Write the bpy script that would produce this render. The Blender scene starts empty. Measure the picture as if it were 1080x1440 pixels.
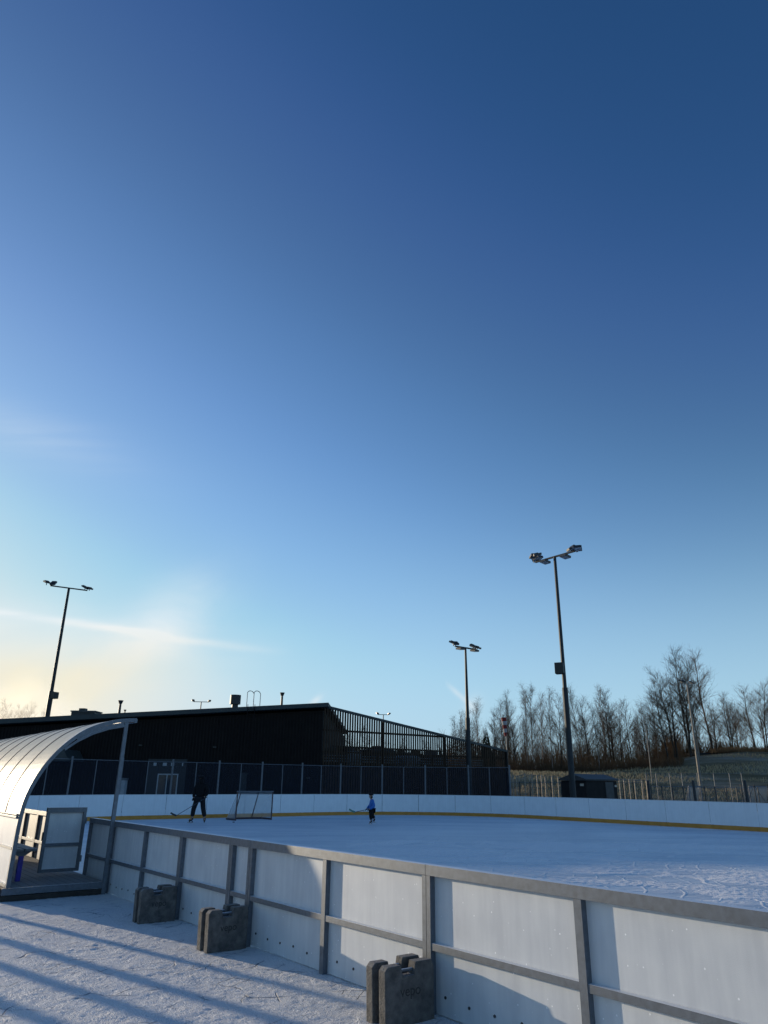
import bpy, bmesh, math, random
from mathutils import Vector, Matrix, noise
random.seed(7)
sc = bpy.context.scene
COL = sc.collection
R = math.radians
V = Vector

# ------------------------------------------------------------------ camera
FPX, PITCH, ROLL, EYE = 1010.0, R(20.6), R(0.57), 1.7
cr0, cf, cu0 = V((1, 0, 0)), V((0, math.cos(PITCH), math.sin(PITCH))), V((0, -math.sin(PITCH), math.cos(PITCH)))
CR = cr0 * math.cos(ROLL) + cu0 * math.sin(ROLL)
CU = -cr0 * math.sin(ROLL) + cu0 * math.cos(ROLL)
cam_d = bpy.data.cameras.new('camera'); cam = bpy.data.objects.new('camera', cam_d); COL.objects.link(cam)
cam.matrix_world = Matrix(((CR.x, CU.x, -cf.x, 0), (CR.y, CU.y, -cf.y, 0), (CR.z, CU.z, -cf.z, EYE), (0, 0, 0, 1)))
cam_d.sensor_fit = 'VERTICAL'; cam_d.sensor_height = 36; cam_d.sensor_width = 27
cam_d.lens = 36 * FPX / 1440; cam_d.clip_start = .05; cam_d.clip_end = 6000
sc.camera = cam

def ray(u, v): return cf + CR * ((u - 540) / FPX) + CU * ((720 - v) / FPX)
def at(u, v, y):
    """world point on the sight line of a photo pixel, y metres out"""
    r = ray(u, v); return V((0, 0, EYE)) + r * (y / r.y)
def px(p):
    q = V(p) - V((0, 0, EYE)); w = q.dot(cf); return 540 + FPX * q.dot(CR) / w

# rink axes: D runs along the near boards away from us, E across the ice
A0 = V((-.565, 7.805, 0)); ANG = R(37.57)
D = V((-math.sin(ANG), math.cos(ANG), 0)); E_ = V((math.cos(ANG), math.sin(ANG), 0))
RZ = math.atan2(-D.y, -D.x)            # local +X = -D (towards us), local +Y = E_ (ice side)
def P(s, e, z=0): return A0 + D * s + E_ * e + V((0, 0, z))

EXPO = .6
SUN_AZ, SUN_EL = R(51.4), R(6.1)
SUN_DIR = V((-math.sin(SUN_AZ) * math.cos(SUN_EL), math.cos(SUN_AZ) * math.cos(SUN_EL), math.sin(SUN_EL)))

# ------------------------------------------------------------------ materials
def new_mat(name):
    m = bpy.data.materials.new(name); m.use_nodes = True
    nt = m.node_tree; return m, nt, nt.nodes['Principled BSDF']
def N(nt, typ, **kw):
    n = nt.nodes.new(typ)
    for k, v in kw.items():
        if k in n.inputs: n.inputs[k].default_value = v
        else: setattr(n, k, v)
    return n
def ramp(nt, fac, stops):
    r = nt.nodes.new('ShaderNodeValToRGB'); nt.links.new(fac, r.inputs[0])
    el = r.color_ramp.elements
    while len(el) < len(stops): el.new(.5)
    for e, (p, c) in zip(el, stops): e.position = p; e.color = tuple(c) + (1,) if len(c) == 3 else c
    return r
def jitter(nt, tc):
    """object coordinates shifted per object, so that copies do not share one pattern"""
    oi = N(nt, 'ShaderNodeObjectInfo'); a = N(nt, 'ShaderNodeVectorMath', operation='SCALE'); a.inputs[0].default_value = (37, 61, 23); nt.links.new(oi.outputs['Random'], a.inputs['Scale'])
    b = N(nt, 'ShaderNodeVectorMath', operation='ADD'); nt.links.new(tc.outputs['Object'], b.inputs[0]); nt.links.new(a.outputs[0], b.inputs[1]); return b.outputs[0]
def mat(name, c1, c2=None, scale=8, rough=.6, metal=0, bump=0, bscale=40, frost=0, detail=5, stretch=None, spec=.5, sheen=0):
    m, nt, b = new_mat(name); L = nt.links.new
    tc = N(nt, 'ShaderNodeTexCoord'); src = jitter(nt, tc)
    if stretch:
        mp = N(nt, 'ShaderNodeMapping'); mp.inputs['Scale'].default_value = stretch
        L(src, mp.inputs[0]); src = mp.outputs[0]
    n1 = N(nt, 'ShaderNodeTexNoise', Scale=scale, Detail=detail); L(src, n1.inputs['Vector'])
    c2 = c2 or tuple(x * .75 for x in c1)
    r = ramp(nt, n1.outputs['Fac'], [(.3, c2), (.7, c1)]); out = r.outputs[0]
    if frost:
        g = N(nt, 'ShaderNodeNewGeometry'); sp = N(nt, 'ShaderNodeSeparateXYZ'); L(g.outputs['Normal'], sp.inputs[0])
        n3 = N(nt, 'ShaderNodeTexNoise', Scale=60, Detail=3); L(tc.outputs['Object'], n3.inputs['Vector'])
        a = N(nt, 'ShaderNodeMath', operation='MULTIPLY_ADD'); L(n3.outputs['Fac'], a.inputs[0]); a.inputs[1].default_value = .5
        L(sp.outputs['Z'], a.inputs[2])
        rr = ramp(nt, a.outputs[0], [(.85, (0, 0, 0)), (1.15 if False else 1.0, (frost,) * 3)])
        mx = N(nt, 'ShaderNodeMix', data_type='RGBA'); L(rr.outputs[0], mx.inputs[0]); L(out, mx.inputs[6]); mx.inputs[7].default_value = (.82, .85, .9, 1)
        out = mx.outputs[2]
    L(out, b.inputs['Base Color'])
    b.inputs['Roughness'].default_value = rough; b.inputs['Metallic'].default_value = metal
    b.inputs['Specular IOR Level'].default_value = spec
    if bump:
        n2 = N(nt, 'ShaderNodeTexNoise', Scale=bscale, Detail=4); L(tc.outputs['Object'], n2.inputs['Vector'])
        bp = N(nt, 'ShaderNodeBump', Strength=bump, Distance=.02); L(n2.outputs['Fac'], bp.inputs['Height']); L(bp.outputs[0], b.inputs['Normal'])
    return m

M = {}
M['galv'] = mat('galvanised_steel', (.155, .18, .215), (.115, .132, .155), 22, .48, .35, .10, 160, frost=.9)
M['galv_far'] = mat('dull_steel', (.17, .18, .20), (.11, .12, .13), 10, .6, .3)
M['concrete'] = mat('weathered_concrete', (.17, .16, .15), (.07, .068, .065), 14, .9, 0, .6, 90, frost=.12, detail=8)
M['concrete_dark'] = mat('engraving', (.055, .052, .05), (.035, .033, .03), 20, .9)
M['bolt'] = mat('bolt_dark', (.08, .08, .09), (.05, .05, .05), 20, .5, .5)
M['yellow'] = mat('yellow_kick', (.58, .26, .035), (.46, .20, .02), 3, .5)
M['wood'] = mat('deck_wood', (.13, .10, .08), (.055, .045, .038), 5, .85, 0, .4, 60, frost=.25, stretch=(1, 14, 1))
M['wood_dark'] = mat('dark_timber', (.05, .045, .04), (.025, .022, .02), 6, .9)
M['seat'] = mat('seat_board', (.22, .21, .20), (.12, .12, .12), 10, .7, frost=.3)
M['blue'] = mat('blue_paint', (.04, .03, .40), (.03, .02, .28), 10, .45)
M['rib'] = mat('rib_seal', (.03, .03, .035), (.02, .02, .02), 10, .6)
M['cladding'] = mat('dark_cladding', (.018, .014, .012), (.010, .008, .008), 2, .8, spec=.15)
M['fascia'] = mat('roof_fascia', (.035, .045, .045), (.025, .032, .033), 3, .6)
M['roof'] = mat('roof_sheet', (.10, .10, .10), (.07, .07, .07), 3, .7, frost=.5)
M['slat'] = mat('slat_timber', (.055, .034, .021), (.03, .018, .011), 3, .8, spec=.2)
M['machine'] = mat('machine_casing', (.035, .04, .045), (.02, .022, .025), 3, .5, .2)
M['machine_light'] = mat('machine_pale_casing', (.35, .36, .37), (.25, .26, .27), 3, .5, .2)
M['window'] = mat('window_glass', (.03, .05, .06), (.02, .03, .04), 2, .08)
M['window_frame'] = mat('window_frame', (.45, .48, .5), (.38, .4, .42), 6, .5)
M['door_dark'] = mat('door_blue', (.008, .014, .019), (.006, .011, .015), 4, .5)
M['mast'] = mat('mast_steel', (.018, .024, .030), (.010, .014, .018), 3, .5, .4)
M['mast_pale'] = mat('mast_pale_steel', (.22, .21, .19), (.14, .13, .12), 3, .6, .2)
M['lamp_body'] = mat('lamp_casing', (.05, .055, .06), (.03, .03, .035), 8, .4, .3)
M['lamp_glass'] = mat('lamp_glass', (.6, .62, .65), (.5, .52, .55), 8, .12, .2)
M['cabinet'] = mat('cabinet_grey', (.03, .03, .026), (.02, .02, .018), 8, .5, .1)
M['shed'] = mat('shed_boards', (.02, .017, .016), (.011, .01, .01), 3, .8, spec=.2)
M['shed_roof'] = mat('shed_roof', (.035, .037, .04), (.02, .022, .025), 4, .7, frost=.05)
M['dark_post'] = mat('dark_fence_post', (.03, .032, .035), (.02, .02, .022), 6, .6)
M['pale_post'] = mat('pale_stake', (.50, .42, .32), (.30, .25, .2), 7, .7)
M['red'] = mat('sock_red', (.22, .02, .02), (.15, .015, .015), 8, .8)
M['white_cloth'] = mat('sock_white', (.4, .4, .42), (.3, .3, .32), 8, .8)
M['bark'] = mat('dark_bark', (.055, .042, .032), (.022, .018, .015), 3, .9, stretch=(1, 1, .3))
M['birch'] = mat('birch_bark', (.34, .29, .24), (.05, .04, .035), 1.6, .85, stretch=(3, 3, .8), detail=8)
M['twig'] = mat('twig_brown', (.12, .08, .054), (.055, .038, .027), 1, .9, spec=.2)
M['conifer'] = mat('spruce_needles', (.03, .045, .022), (.015, .025, .012), 1, .9, spec=.2)
M['thicket'] = mat('brush_brown', (.20, .125, .07), (.07, .045, .028), .3, .95, spec=.1)
M['black_cloth'] = mat('black_cloth', (.012, .012, .014), (.008, .008, .009), 12, .9, spec=.2)
M['grey_cloth'] = mat('charcoal_cloth', (.022, .022, .026), (.014, .014, .016), 12, .9, spec=.2)
M['blue_cloth'] = mat('blue_jacket', (.03, .16, .5), (.025, .12, .4), 12, .7)
M['navy'] = mat('navy_sleeve', (.012, .02, .06), (.01, .015, .04), 12, .8)
M['skin'] = mat('skin', (.42, .25, .18), (.36, .2, .14), 12, .55)
M['hair'] = mat('brown_hair', (.06, .03, .018), (.03, .016, .01), 30, .8)
M['skate'] = mat('skate_boot', (.015, .014, .016), (.01, .01, .01), 12, .5)
M['blade'] = mat('skate_blade', (.5, .5, .52), (.4, .4, .42), 12, .25, .9)
M['skate_trim'] = mat('boot_trim', (.25, .14, .09), (.16, .08, .05), 12, .7)
M['stick'] = mat('stick_shaft', (.03, .05, .08), (.02, .03, .05), 12, .5)
M['blade_grey'] = mat('stick_blade', (.05, .055, .06), (.03, .03, .035), 12, .6)
M['blade_green'] = mat('green_blade', (.08, .25, .22), (.05, .18, .16), 12, .6)
M['goal_red'] = mat('goal_tube', (.10, .05, .05), (.05, .03, .035), 12, .5)
M['puck'] = mat('puck_rubber', (.012, .012, .012), (.01, .01, .01), 12, .7)

def panel_mat(name, c1, c2, rough, speck):
    """white plastic board: faint vertical grime, frost specks"""
    m, nt, b = new_mat(name); L = nt.links.new
    tc = N(nt, 'ShaderNodeTexCoord'); oj = jitter(nt, tc)
    mp = N(nt, 'ShaderNodeMapping'); mp.inputs['Scale'].default_value = (1, 1, .12); L(oj, mp.inputs[0])
    n1 = N(nt, 'ShaderNodeTexNoise', Scale=14, Detail=6); L(mp.outputs[0], n1.inputs['Vector'])
    n2 = N(nt, 'ShaderNodeTexNoise', Scale=3.2, Detail=7); L(oj, n2.inputs['Vector'])
    ad = N(nt, 'ShaderNodeMath', operation='ADD'); L(n1.outputs['Fac'], ad.inputs[0]); L(n2.outputs['Fac'], ad.inputs[1])
    r = ramp(nt, ad.outputs[0], [(.40, c2), (.62, c1)]); ad2 = N(nt, 'ShaderNodeMath', operation='MULTIPLY'); ad2.inputs[1].default_value = .5
    L(ad.outputs[0], ad2.inputs[0]); L(ad2.outputs[0], r.inputs[0])
    out = r.outputs[0]
    if speck:
        v = N(nt, 'ShaderNodeTexVoronoi', Scale=17); L(oj, v.inputs['Vector'])
        rs = ramp(nt, v.outputs['Distance'], [(.07, (1, 1, 1)), (.12, (0, 0, 0))])
        v2 = N(nt, 'ShaderNodeTexNoise', Scale=9, Detail=1); L(oj, v2.inputs['Vector'])
        r2 = ramp(nt, v2.outputs['Fac'], [(.46, (0, 0, 0)), (.52, (1, 1, 1))])
        mu = N(nt, 'ShaderNodeMath', operation='MULTIPLY'); L(rs.outputs[0], mu.inputs[0]); L(r2.outputs[0], mu.inputs[1])
        mx = N(nt, 'ShaderNodeMix', data_type='RGBA'); L(mu.outputs[0], mx.inputs[0]); L(out, mx.inputs[6]); mx.inputs[7].default_value = (.95, .97, 1, 1)
        out = mx.outputs[2]
    L(out, b.inputs['Base Color']); b.inputs['Roughness'].default_value = rough
    n3 = N(nt, 'ShaderNodeTexNoise', Scale=160, Detail=4); L(oj, n3.inputs['Vector'])
    bp = N(nt, 'ShaderNodeBump', Strength=.22, Distance=.004); L(n3.outputs['Fac'], bp.inputs['Height']); L(bp.outputs[0], b.inputs['Normal'])
    return m
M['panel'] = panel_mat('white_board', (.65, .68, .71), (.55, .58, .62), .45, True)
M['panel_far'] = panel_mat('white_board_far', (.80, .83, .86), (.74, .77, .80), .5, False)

def skin_mat():
    m, nt, b = new_mat('shelter_skin'); L = nt.links.new
    tc = N(nt, 'ShaderNodeTexCoord'); n1 = N(nt, 'ShaderNodeTexNoise', Scale=2.5, Detail=8); L(tc.outputs['Object'], n1.inputs['Vector'])
    r = ramp(nt, n1.outputs['Fac'], [(.3, (.50, .48, .42)), (.7, (.67, .64, .56))]); L(r.outputs[0], b.inputs['Base Color'])
    b.inputs['Roughness'].default_value = .45
    tr = N(nt, 'ShaderNodeBsdfTranslucent'); tr.inputs[0].default_value = (.6, .62, .62, 1)
    mx = N(nt, 'ShaderNodeMixShader'); mx.inputs[0].default_value = .12
    L(b.outputs[0], mx.inputs[1]); L(tr.outputs[0], mx.inputs[2]); L(mx.outputs[0], nt.nodes['Material Output'].inputs[0])
    n2 = N(nt, 'ShaderNodeTexNoise', Scale=120, Detail=3); L(tc.outputs['Object'], n2.inputs['Vector'])
    bp = N(nt, 'ShaderNodeBump', Strength=.3, Distance=.01); L(n2.outputs['Fac'], bp.inputs['Height']); L(bp.outputs[0], b.inputs['Normal'])
    return m
M['shelter_skin'] = skin_mat()

def net_mat(name, col, fac, cell=None):
    m, nt, b = new_mat(name); L = nt.links.new
    b.inputs['Base Color'].default_value = col + (1,); b.inputs['Roughness'].default_value = .9
    tr = N(nt, 'ShaderNodeBsdfTransparent'); mx = N(nt, 'ShaderNodeMixShader'); mx.inputs[0].default_value = fac
    L(tr.outputs[0], mx.inputs[1]); L(b.outputs[0], mx.inputs[2]); L(mx.outputs[0], nt.nodes['Material Output'].inputs[0])
    return m
M['net_dark'] = net_mat('dark_netting', (.011, .015, .029), .40)
M['net_white'] = net_mat('goal_netting', (.6, .6, .6), .38)
M['mesh_fence'] = net_mat('wire_mesh', (.10, .11, .12), .12)
M['mesh_cage'] = net_mat('cage_mesh', (.16, .17, .17), .15)

def ice_mat():
    m, nt, b = new_mat('rink_ice'); L = nt.links.new
    g = N(nt, 'ShaderNodeNewGeometry')
    mp = N(nt, 'ShaderNodeMapping'); mp.inputs['Rotation'].default_value = (0, 0, R(-20)); mp.inputs['Scale'].default_value = (.35, 1.6, 1); L(g.outputs['Position'], mp.inputs[0])
    n1 = N(nt, 'ShaderNodeTexNoise', Scale=.5, Detail=8, Distortion=.6); L(mp.outputs[0], n1.inputs['Vector'])
    r1 = ramp(nt, n1.outputs['Fac'], [(.35, (.55, .61, .68)), (.65, (.76, .80, .84))])
    # skate scratches: thin curved lines from warped waves
    prev = r1.outputs[0]; masks = []
    for k, (rot, sca, dist) in enumerate([(10, .55, 9), (75, .4, 12), (130, .7, 7)]):
        mm = N(nt, 'ShaderNodeMapping'); mm.inputs['Rotation'].default_value = (0, 0, R(rot)); mm.inputs['Location'].default_value = (k * 3.1, k * 7.7, 0); L(g.outputs['Position'], mm.inputs[0])
        w = N(nt, 'ShaderNodeTexWave', Scale=sca, Distortion=dist, Detail=1.5); w.inputs['Detail Scale'].default_value = .6; L(mm.outputs[0], w.inputs['Vector'])
        rr = ramp(nt, w.outputs['Fac'], [(.975, (0, 0, 0)), (.999, (.6,) * 3)]); masks.append(rr.outputs[0])
    a = N(nt, 'ShaderNodeMath', operation='MAXIMUM'); L(masks[0], a.inputs[0]); L(masks[1], a.inputs[1])
    a2 = N(nt, 'ShaderNodeMath', operation='MAXIMUM'); L(a.outputs[0], a2.inputs[0]); L(masks[2], a2.inputs[1])
    mp4 = N(nt, 'ShaderNodeMapping'); mp4.inputs['Scale'].default_value = (.45, 1.3, 1); mp4.inputs['Rotation'].default_value = (0, 0, R(12)); L(g.outputs['Position'], mp4.inputs[0]); n4 = N(nt, 'ShaderNodeTexNoise', Scale=.8, Detail=7, Distortion=1.8); L(mp4.outputs[0], n4.inputs['Vector'])
    r4 = ramp(nt, n4.outputs['Fac'], [(.56, (0, 0, 0)), (.74, (.55,) * 3)])
    a3 = N(nt, 'ShaderNodeMath', operation='MULTIPLY_ADD'); L(a2.outputs[0], a3.inputs[0]); a3.inputs[1].default_value = .5; L(r4.outputs[0], a3.inputs[2]); a3.use_clamp = True
    mx = N(nt, 'ShaderNodeMix', data_type='RGBA'); L(a3.outputs[0], mx.inputs[0]); L(prev, mx.inputs[6]); mx.inputs[7].default_value = (.93, .94, .95, 1)
    L(mx.outputs[2], b.inputs['Base Color'])
    rg = ramp(nt, a3.outputs[0], [(0, (.42,) * 3), (1, (.8,) * 3)]); L(rg.outputs[0], b.inputs['Roughness'])
    b.inputs['Specular IOR Level'].default_value = .35
    n2 = N(nt, 'ShaderNodeTexNoise', Scale=6, Detail=7); L(mp.outputs[0], n2.inputs['Vector'])
    ad = N(nt, 'ShaderNodeMath', operation='MULTIPLY_ADD'); L(a3.outputs[0], ad.inputs[0]); ad.inputs[1].default_value = 2.2; n9 = N(nt, 'ShaderNodeTexNoise', Scale=22, Detail=5); L(g.outputs['Position'], n9.inputs['Vector']); m9 = N(nt, 'ShaderNodeMath', operation='MULTIPLY'); L(n9.outputs['Fac'], m9.inputs[0]); L(a3.outputs[0], m9.inputs[1]); m8 = N(nt, 'ShaderNodeMath', operation='MULTIPLY_ADD'); L(m9.outputs[0], m8.inputs[0]); m8.inputs[1].default_value = 3.0; L(n2.outputs['Fac'], m8.inputs[2]); L(m8.outputs[0], ad.inputs[2])
    bp = N(nt, 'ShaderNodeBump', Strength=.45, Distance=.02); L(ad.outputs[0], bp.inputs['Height']); L(bp.outputs[0], b.inputs['Normal'])
    return m
M['ice'] = ice_mat()

def snow_mat():
    m, nt, b = new_mat('trodden_snow'); L = nt.links.new
    g = N(nt, 'ShaderNodeNewGeometry')
    n1 = N(nt, 'ShaderNodeTexNoise', Scale=1.3, Detail=9); L(g.outputs['Position'], n1.inputs['Vector'])
    r1 = ramp(nt, n1.outputs['Fac'], [(.3, (.84, .86, .89)), (.7, (.97, .97, .97))])
    masks = []
    for k, (rot, sca, dist) in enumerate([(20, 1.6, 10), (95, 1.3, 14)]):
        mm = N(nt, 'ShaderNodeMapping'); mm.inputs['Rotation'].default_value = (0, 0, R(rot)); mm.inputs['Location'].default_value = (k * 5.1, k * 3.7, 0); L(g.outputs['Position'], mm.inputs[0])
        w = N(nt, 'ShaderNodeTexWave', Scale=sca, Distortion=dist, Detail=2); w.inputs['Detail Scale'].default_value = .8; L(mm.outputs[0], w.inputs['Vector'])
        rr = ramp(nt, w.outputs['Fac'], [(.0, (1, 1, 1)), (.012, (0, 0, 0))]); masks.append(rr.outputs[0])
    a = N(nt, 'ShaderNodeMath', operation='MAXIMUM'); L(masks[0], a.inputs[0]); L(masks[1], a.inputs[1])
    nk = N(nt, 'ShaderNodeTexNoise', Scale=2.2, Detail=2); L(g.outputs['Position'], nk.inputs['Vector'])
    rk = ramp(nt, nk.outputs['Fac'], [(.5, (0, 0, 0)), (.62, (1, 1, 1))])
    am = N(nt, 'ShaderNodeMath', operation='MULTIPLY'); L(a.outputs[0], am.inputs[0]); L(rk.outputs[0], am.inputs[1])
    mx = N(nt, 'ShaderNodeMix', data_type='RGBA'); L(am.outputs[0], mx.inputs[0]); L(r1.outputs[0], mx.inputs[6]); mx.inputs[7].default_value = (.25, .3, .38, 1)
    L(mx.outputs[2], b.inputs['Base Color']); b.inputs['Roughness'].default_value = .6
    n2 = N(nt, 'ShaderNodeTexNoise', Scale=55, Detail=8, Distortion=1.2); L(g.outputs['Position'], n2.inputs['Vector'])
    n5 = N(nt, 'ShaderNodeTexNoise', Scale=11, Detail=4, Distortion=2); L(g.outputs['Position'], n5.inputs['Vector'])
    s1 = N(nt, 'ShaderNodeMath', operation='MULTIPLY_ADD'); L(n5.outputs['Fac'], s1.inputs[0]); s1.inputs[1].default_value = 1.2; L(n2.outputs['Fac'], s1.inputs[2])
    s2 = N(nt, 'ShaderNodeMath', operation='SUBTRACT'); L(s1.outputs[0], s2.inputs[0]); L(am.outputs[0], s2.inputs[1])
    bp = N(nt, 'ShaderNodeBump', Strength=1.0, Distance=.028); L(s2.outputs[0], bp.inputs['Height']); L(bp.outputs[0], b.inputs['Normal'])
    return m
M['snow'] = snow_mat()

def field_mat():
    m, nt, b = new_mat('frosty_grass'); L = nt.links.new
    g = N(nt, 'ShaderNodeNewGeometry')
    mp = N(nt, 'ShaderNodeMapping'); mp.inputs['Scale'].default_value = (.4, 1.4, 1); L(g.outputs['Position'], mp.inputs[0])
    n1 = N(nt, 'ShaderNodeTexNoise', Scale=.25, Detail=9); L(mp.outputs[0], n1.inputs['Vector'])
    r1 = ramp(nt, n1.outputs['Fac'], [(.35, (.20, .145, .07)), (.5, (.30, .22, .125)), (.68, (.44, .36, .26))])
    n2 = N(nt, 'ShaderNodeTexNoise', Scale=5, Detail=6); L(g.outputs['Position'], n2.inputs['Vector'])
    mx = N(nt, 'ShaderNodeMix', data_type='RGBA', blend_type='MULTIPLY'); mx.inputs[0].default_value = .7
    r2 = ramp(nt, n2.outputs['Fac'], [(.3, (.4, .4, .4)), (.7, (1, 1, 1))]); L(r1.outputs[0], mx.inputs[6]); L(r2.outputs[0], mx.inputs[7])
    L(mx.outputs[2], b.inputs['Base Color']); b.inputs['Roughness'].default_value = .95; b.inputs['Specular IOR Level'].default_value = .1
    bp = N(nt, 'ShaderNodeBump', Strength=.8, Distance=.1); L(n2.outputs['Fac'], bp.inputs['Height']); L(bp.outputs[0], b.inputs['Normal'])
    return m
M['field'] = field_mat()

# ------------------------------------------------------------------ mesh helpers
def tag(o, label=None, cat=None, group=None, kind=None):
    if label: o['label'] = label
    if cat: o['category'] = cat
    if group: o['group'] = group
    if kind: o['kind'] = kind
    return o
def thing(name, label, cat, loc=(0, 0, 0), rz=0, group=None):
    o = bpy.data.objects.new(name, None); COL.objects.link(o); o.empty_display_size = .3
    o.location = loc; o.rotation_euler = (0, 0, rz); return tag(o, label, cat, group)
def kids(o): return [c for c in bpy.data.objects if c.parent == o]
def copy_tree(o, parent=None, children=None):
    c = o.copy(); COL.objects.link(c); c.parent = parent
    for ch in kids(o): copy_tree(ch, c)
    return c
class MB:
    def __init__(s): s.v = []; s.f = []
    def box(s, c, size, rz=0, mtx=None):
        hx, hy, hz = size[0] / 2, size[1] / 2, size[2] / 2
        Mx = Matrix.Translation(V(c)) @ (mtx.to_4x4() if mtx else Matrix.Rotation(rz, 4, 'Z'))
        b = len(s.v)
        for x, y, z in ((-1, -1, -1), (1, -1, -1), (1, 1, -1), (-1, 1, -1), (-1, -1, 1), (1, -1, 1), (1, 1, 1), (-1, 1, 1)):
            s.v.append(Mx @ V((x * hx, y * hy, z * hz)))
        for q in ((0, 3, 2, 1), (4, 5, 6, 7), (0, 1, 5, 4), (1, 2, 6, 5), (2, 3, 7, 6), (3, 0, 4, 7)): s.f.append([b + i for i in q])
        return s
    def ext(s, x0, x1, y0, y1, z0, z1): return s.box(((x0 + x1) / 2, (y0 + y1) / 2, (z0 + z1) / 2), (x1 - x0, y1 - y0, z1 - z0))
    def tube(s, p, q, r0, r1=None, n=8, cap=True):
        p, q = V(p), V(q); r1 = r0 if r1 is None else r1; d = (q - p)
        if d.length < 1e-6: return s
        d.normalize(); a = d.orthogonal().normalized(); c = d.cross(a); b = len(s.v)
        for (o, r) in ((p, r0), (q, r1)):
            for i in range(n):
                t = 2 * math.pi * i / n; s.v.append(o + a * (math.cos(t) * r) + c * (math.sin(t) * r))
        for i in range(n): j = (i + 1) % n; s.f.append([b + i, b + j, b + n + j, b + n + i])
        if cap and n > 2: s.f.append([b + i for i in range(n)][::-1]); s.f.append([b + n + i for i in range(n)])
        return s
    def path(s, pts, r, n=8):
        for i in range(len(pts) - 1): s.tube(pts[i], pts[i + 1], r, n=n)
        return s
    def bar(s, p, q, w, h, up=(0, 0, 1)):
        p, q = V(p), V(q); d = (q - p); l = d.length; d.normalize(); u = V(up); x = u.cross(d)
        if x.length < 1e-4: x = V((1, 0, 0)).cross(d)
        x.normalize(); u = d.cross(x)
        m3 = Matrix((x, d, u)).transposed(); return s.box((p + q) / 2, (w, l, h), mtx=m3)
    def poly(s, pts): b = len(s.v); s.v += [V(p) for p in pts]; s.f.append(list(range(b, b + len(pts)))); return s
    def prism(s, pts, off):
        b = len(s.v); n = len(pts); off = V(off); s.v += [V(p) for p in pts] + [V(p) + off for p in pts]
        s.f.append([b + i for i in range(n)][::-1]); s.f.append([b + n + i for i in range(n)])
        for i in range(n): j = (i + 1) % n; s.f.append([b + i, b + j, b + n + j, b + n + i])
        return s
    def build(s, name, m, parent=None, smooth=False, bev=0):
        me = bpy.data.meshes.new(name); me.from_pydata([tuple(v) for v in s.v], [], s.f); me.update()
        bm = bmesh.new(); bm.from_mesh(me); bmesh.ops.recalc_face_normals(bm, faces=bm.faces); bm.to_mesh(me); bm.free()
        me.materials.append(M[m] if isinstance(m, str) else m)
        if smooth: me.polygons.foreach_set('use_smooth', [True] * len(me.polygons))
        o = bpy.data.objects.new(name, me); COL.objects.link(o); o.parent = parent
        if bev:
            bv = o.modifiers.new('bevel', 'BEVEL'); bv.width = bev; bv.segments = 2; bv.limit_method = 'ANGLE'
        return o

def ordinal(i): return ['', 'first', 'second', 'third', 'fourth', 'fifth', 'sixth', 'seventh', 'eighth', 'ninth', 'tenth', 'eleventh', 'twelfth', 'thirteenth', 'fourteenth', 'fifteenth', 'sixteenth', 'seventeenth', 'eighteenth', 'nineteenth', 'twentieth'][i]

# ------------------------------------------------------------------ terrain
def sm(t): t = max(0, min(1, t)); return t * t * (3 - 2 * t)
def terrain(x, y):
    r = math.hypot(x * .5, y)
    z = -.05 + 2.9 * sm((y - 54) / 34)
    q = x / max(y, 1)
    z += 3.1 * sm((y - 82) / 20) * sm((q - .24) / .24)
    if r > 50: z += .25 * noise.noise(V((x * .06, y * .06, 0)))
    return z
mb = MB(); nx, ny = 130, 130
xs = [-1400 + 2800 * i / 129 if False else math.copysign((abs(i - 64.5) / 64.5) ** 2.2 * 1500, i - 64.5) for i in range(130)]
ys = [-60 + 8 * i for i in range(14)] + [52 + 2 * i for i in range(40)] + [134 + 8 * i + i * i * 1.2 for i in range(30)]
nx, ny = len(xs), len(ys)
for y in ys:
    for x in xs: mb.v.append(V((x, y, terrain(x, y))))
for j in range(ny - 1):
    for i in range(nx - 1): a = j * nx + i; mb.f.append([a, a + 1, a + nx + 1, a + nx])
tag(mb.build('ground', 'field', smooth=True), kind='structure')

# snowy apron around the rink (flat sheet) and relief near the camera
mb = MB(); mb.ext(-70, 60, -20, 49, -.06, 0); tag(mb.build('snow_yard', 'snow'), kind='structure')
step = .026; X0, X1, Y0, Y1 = -8.2, 2.6, 3.2, 14.5
nx = int((X1 - X0) / step); ny = int((Y1 - Y0) / step); vv = []; ff = []
for j in range(ny + 1):
    y = Y0 + j * step
    for i in range(nx + 1):
        x = X0 + i * step
        e = min(i, nx - i, j, ny - j) / 12
        h = .010 * (noise.noise(V((x * 1.1, y * 1.1, 3))) + 1)
        h += .004 * noise.noise(V((x * 5, y * 5, 1))) + .003 * noise.noise(V((x * 13, y * 13, 5)))
        n_ = noise.noise(V((x * 22 + y * 6, y * 11, 9))); h += .006 * max(0, n_ - .1) + .0035 * noise.noise(V((x * 34, y * 22, 4)))
        vv.append((x, y, .004 + max(0, h) * min(1, e)))
for j in range(ny):
    for i in range(nx): a = j * (nx + 1) + i; ff.append((a, a + 1, a + nx + 2, a + nx + 1))
me = bpy.data.meshes.new('snow_relief'); me.from_pydata(vv, [], ff); me.materials.append(M['snow'])
me.polygons.foreach_set('use_smooth', [True] * len(me.polygons))
# keep only the near side of the boards
bm = bmesh.new(); bm.from_mesh(me)
bmesh.ops.delete(bm, geom=[v for v in bm.verts if (V(v.co) - A0).dot(E_) > .1], context='VERTS'); bm.to_mesh(me); bm.free()
o = bpy.data.objects.new('trodden_snow', me); COL.objects.link(o); tag(o, kind='structure')

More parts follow.
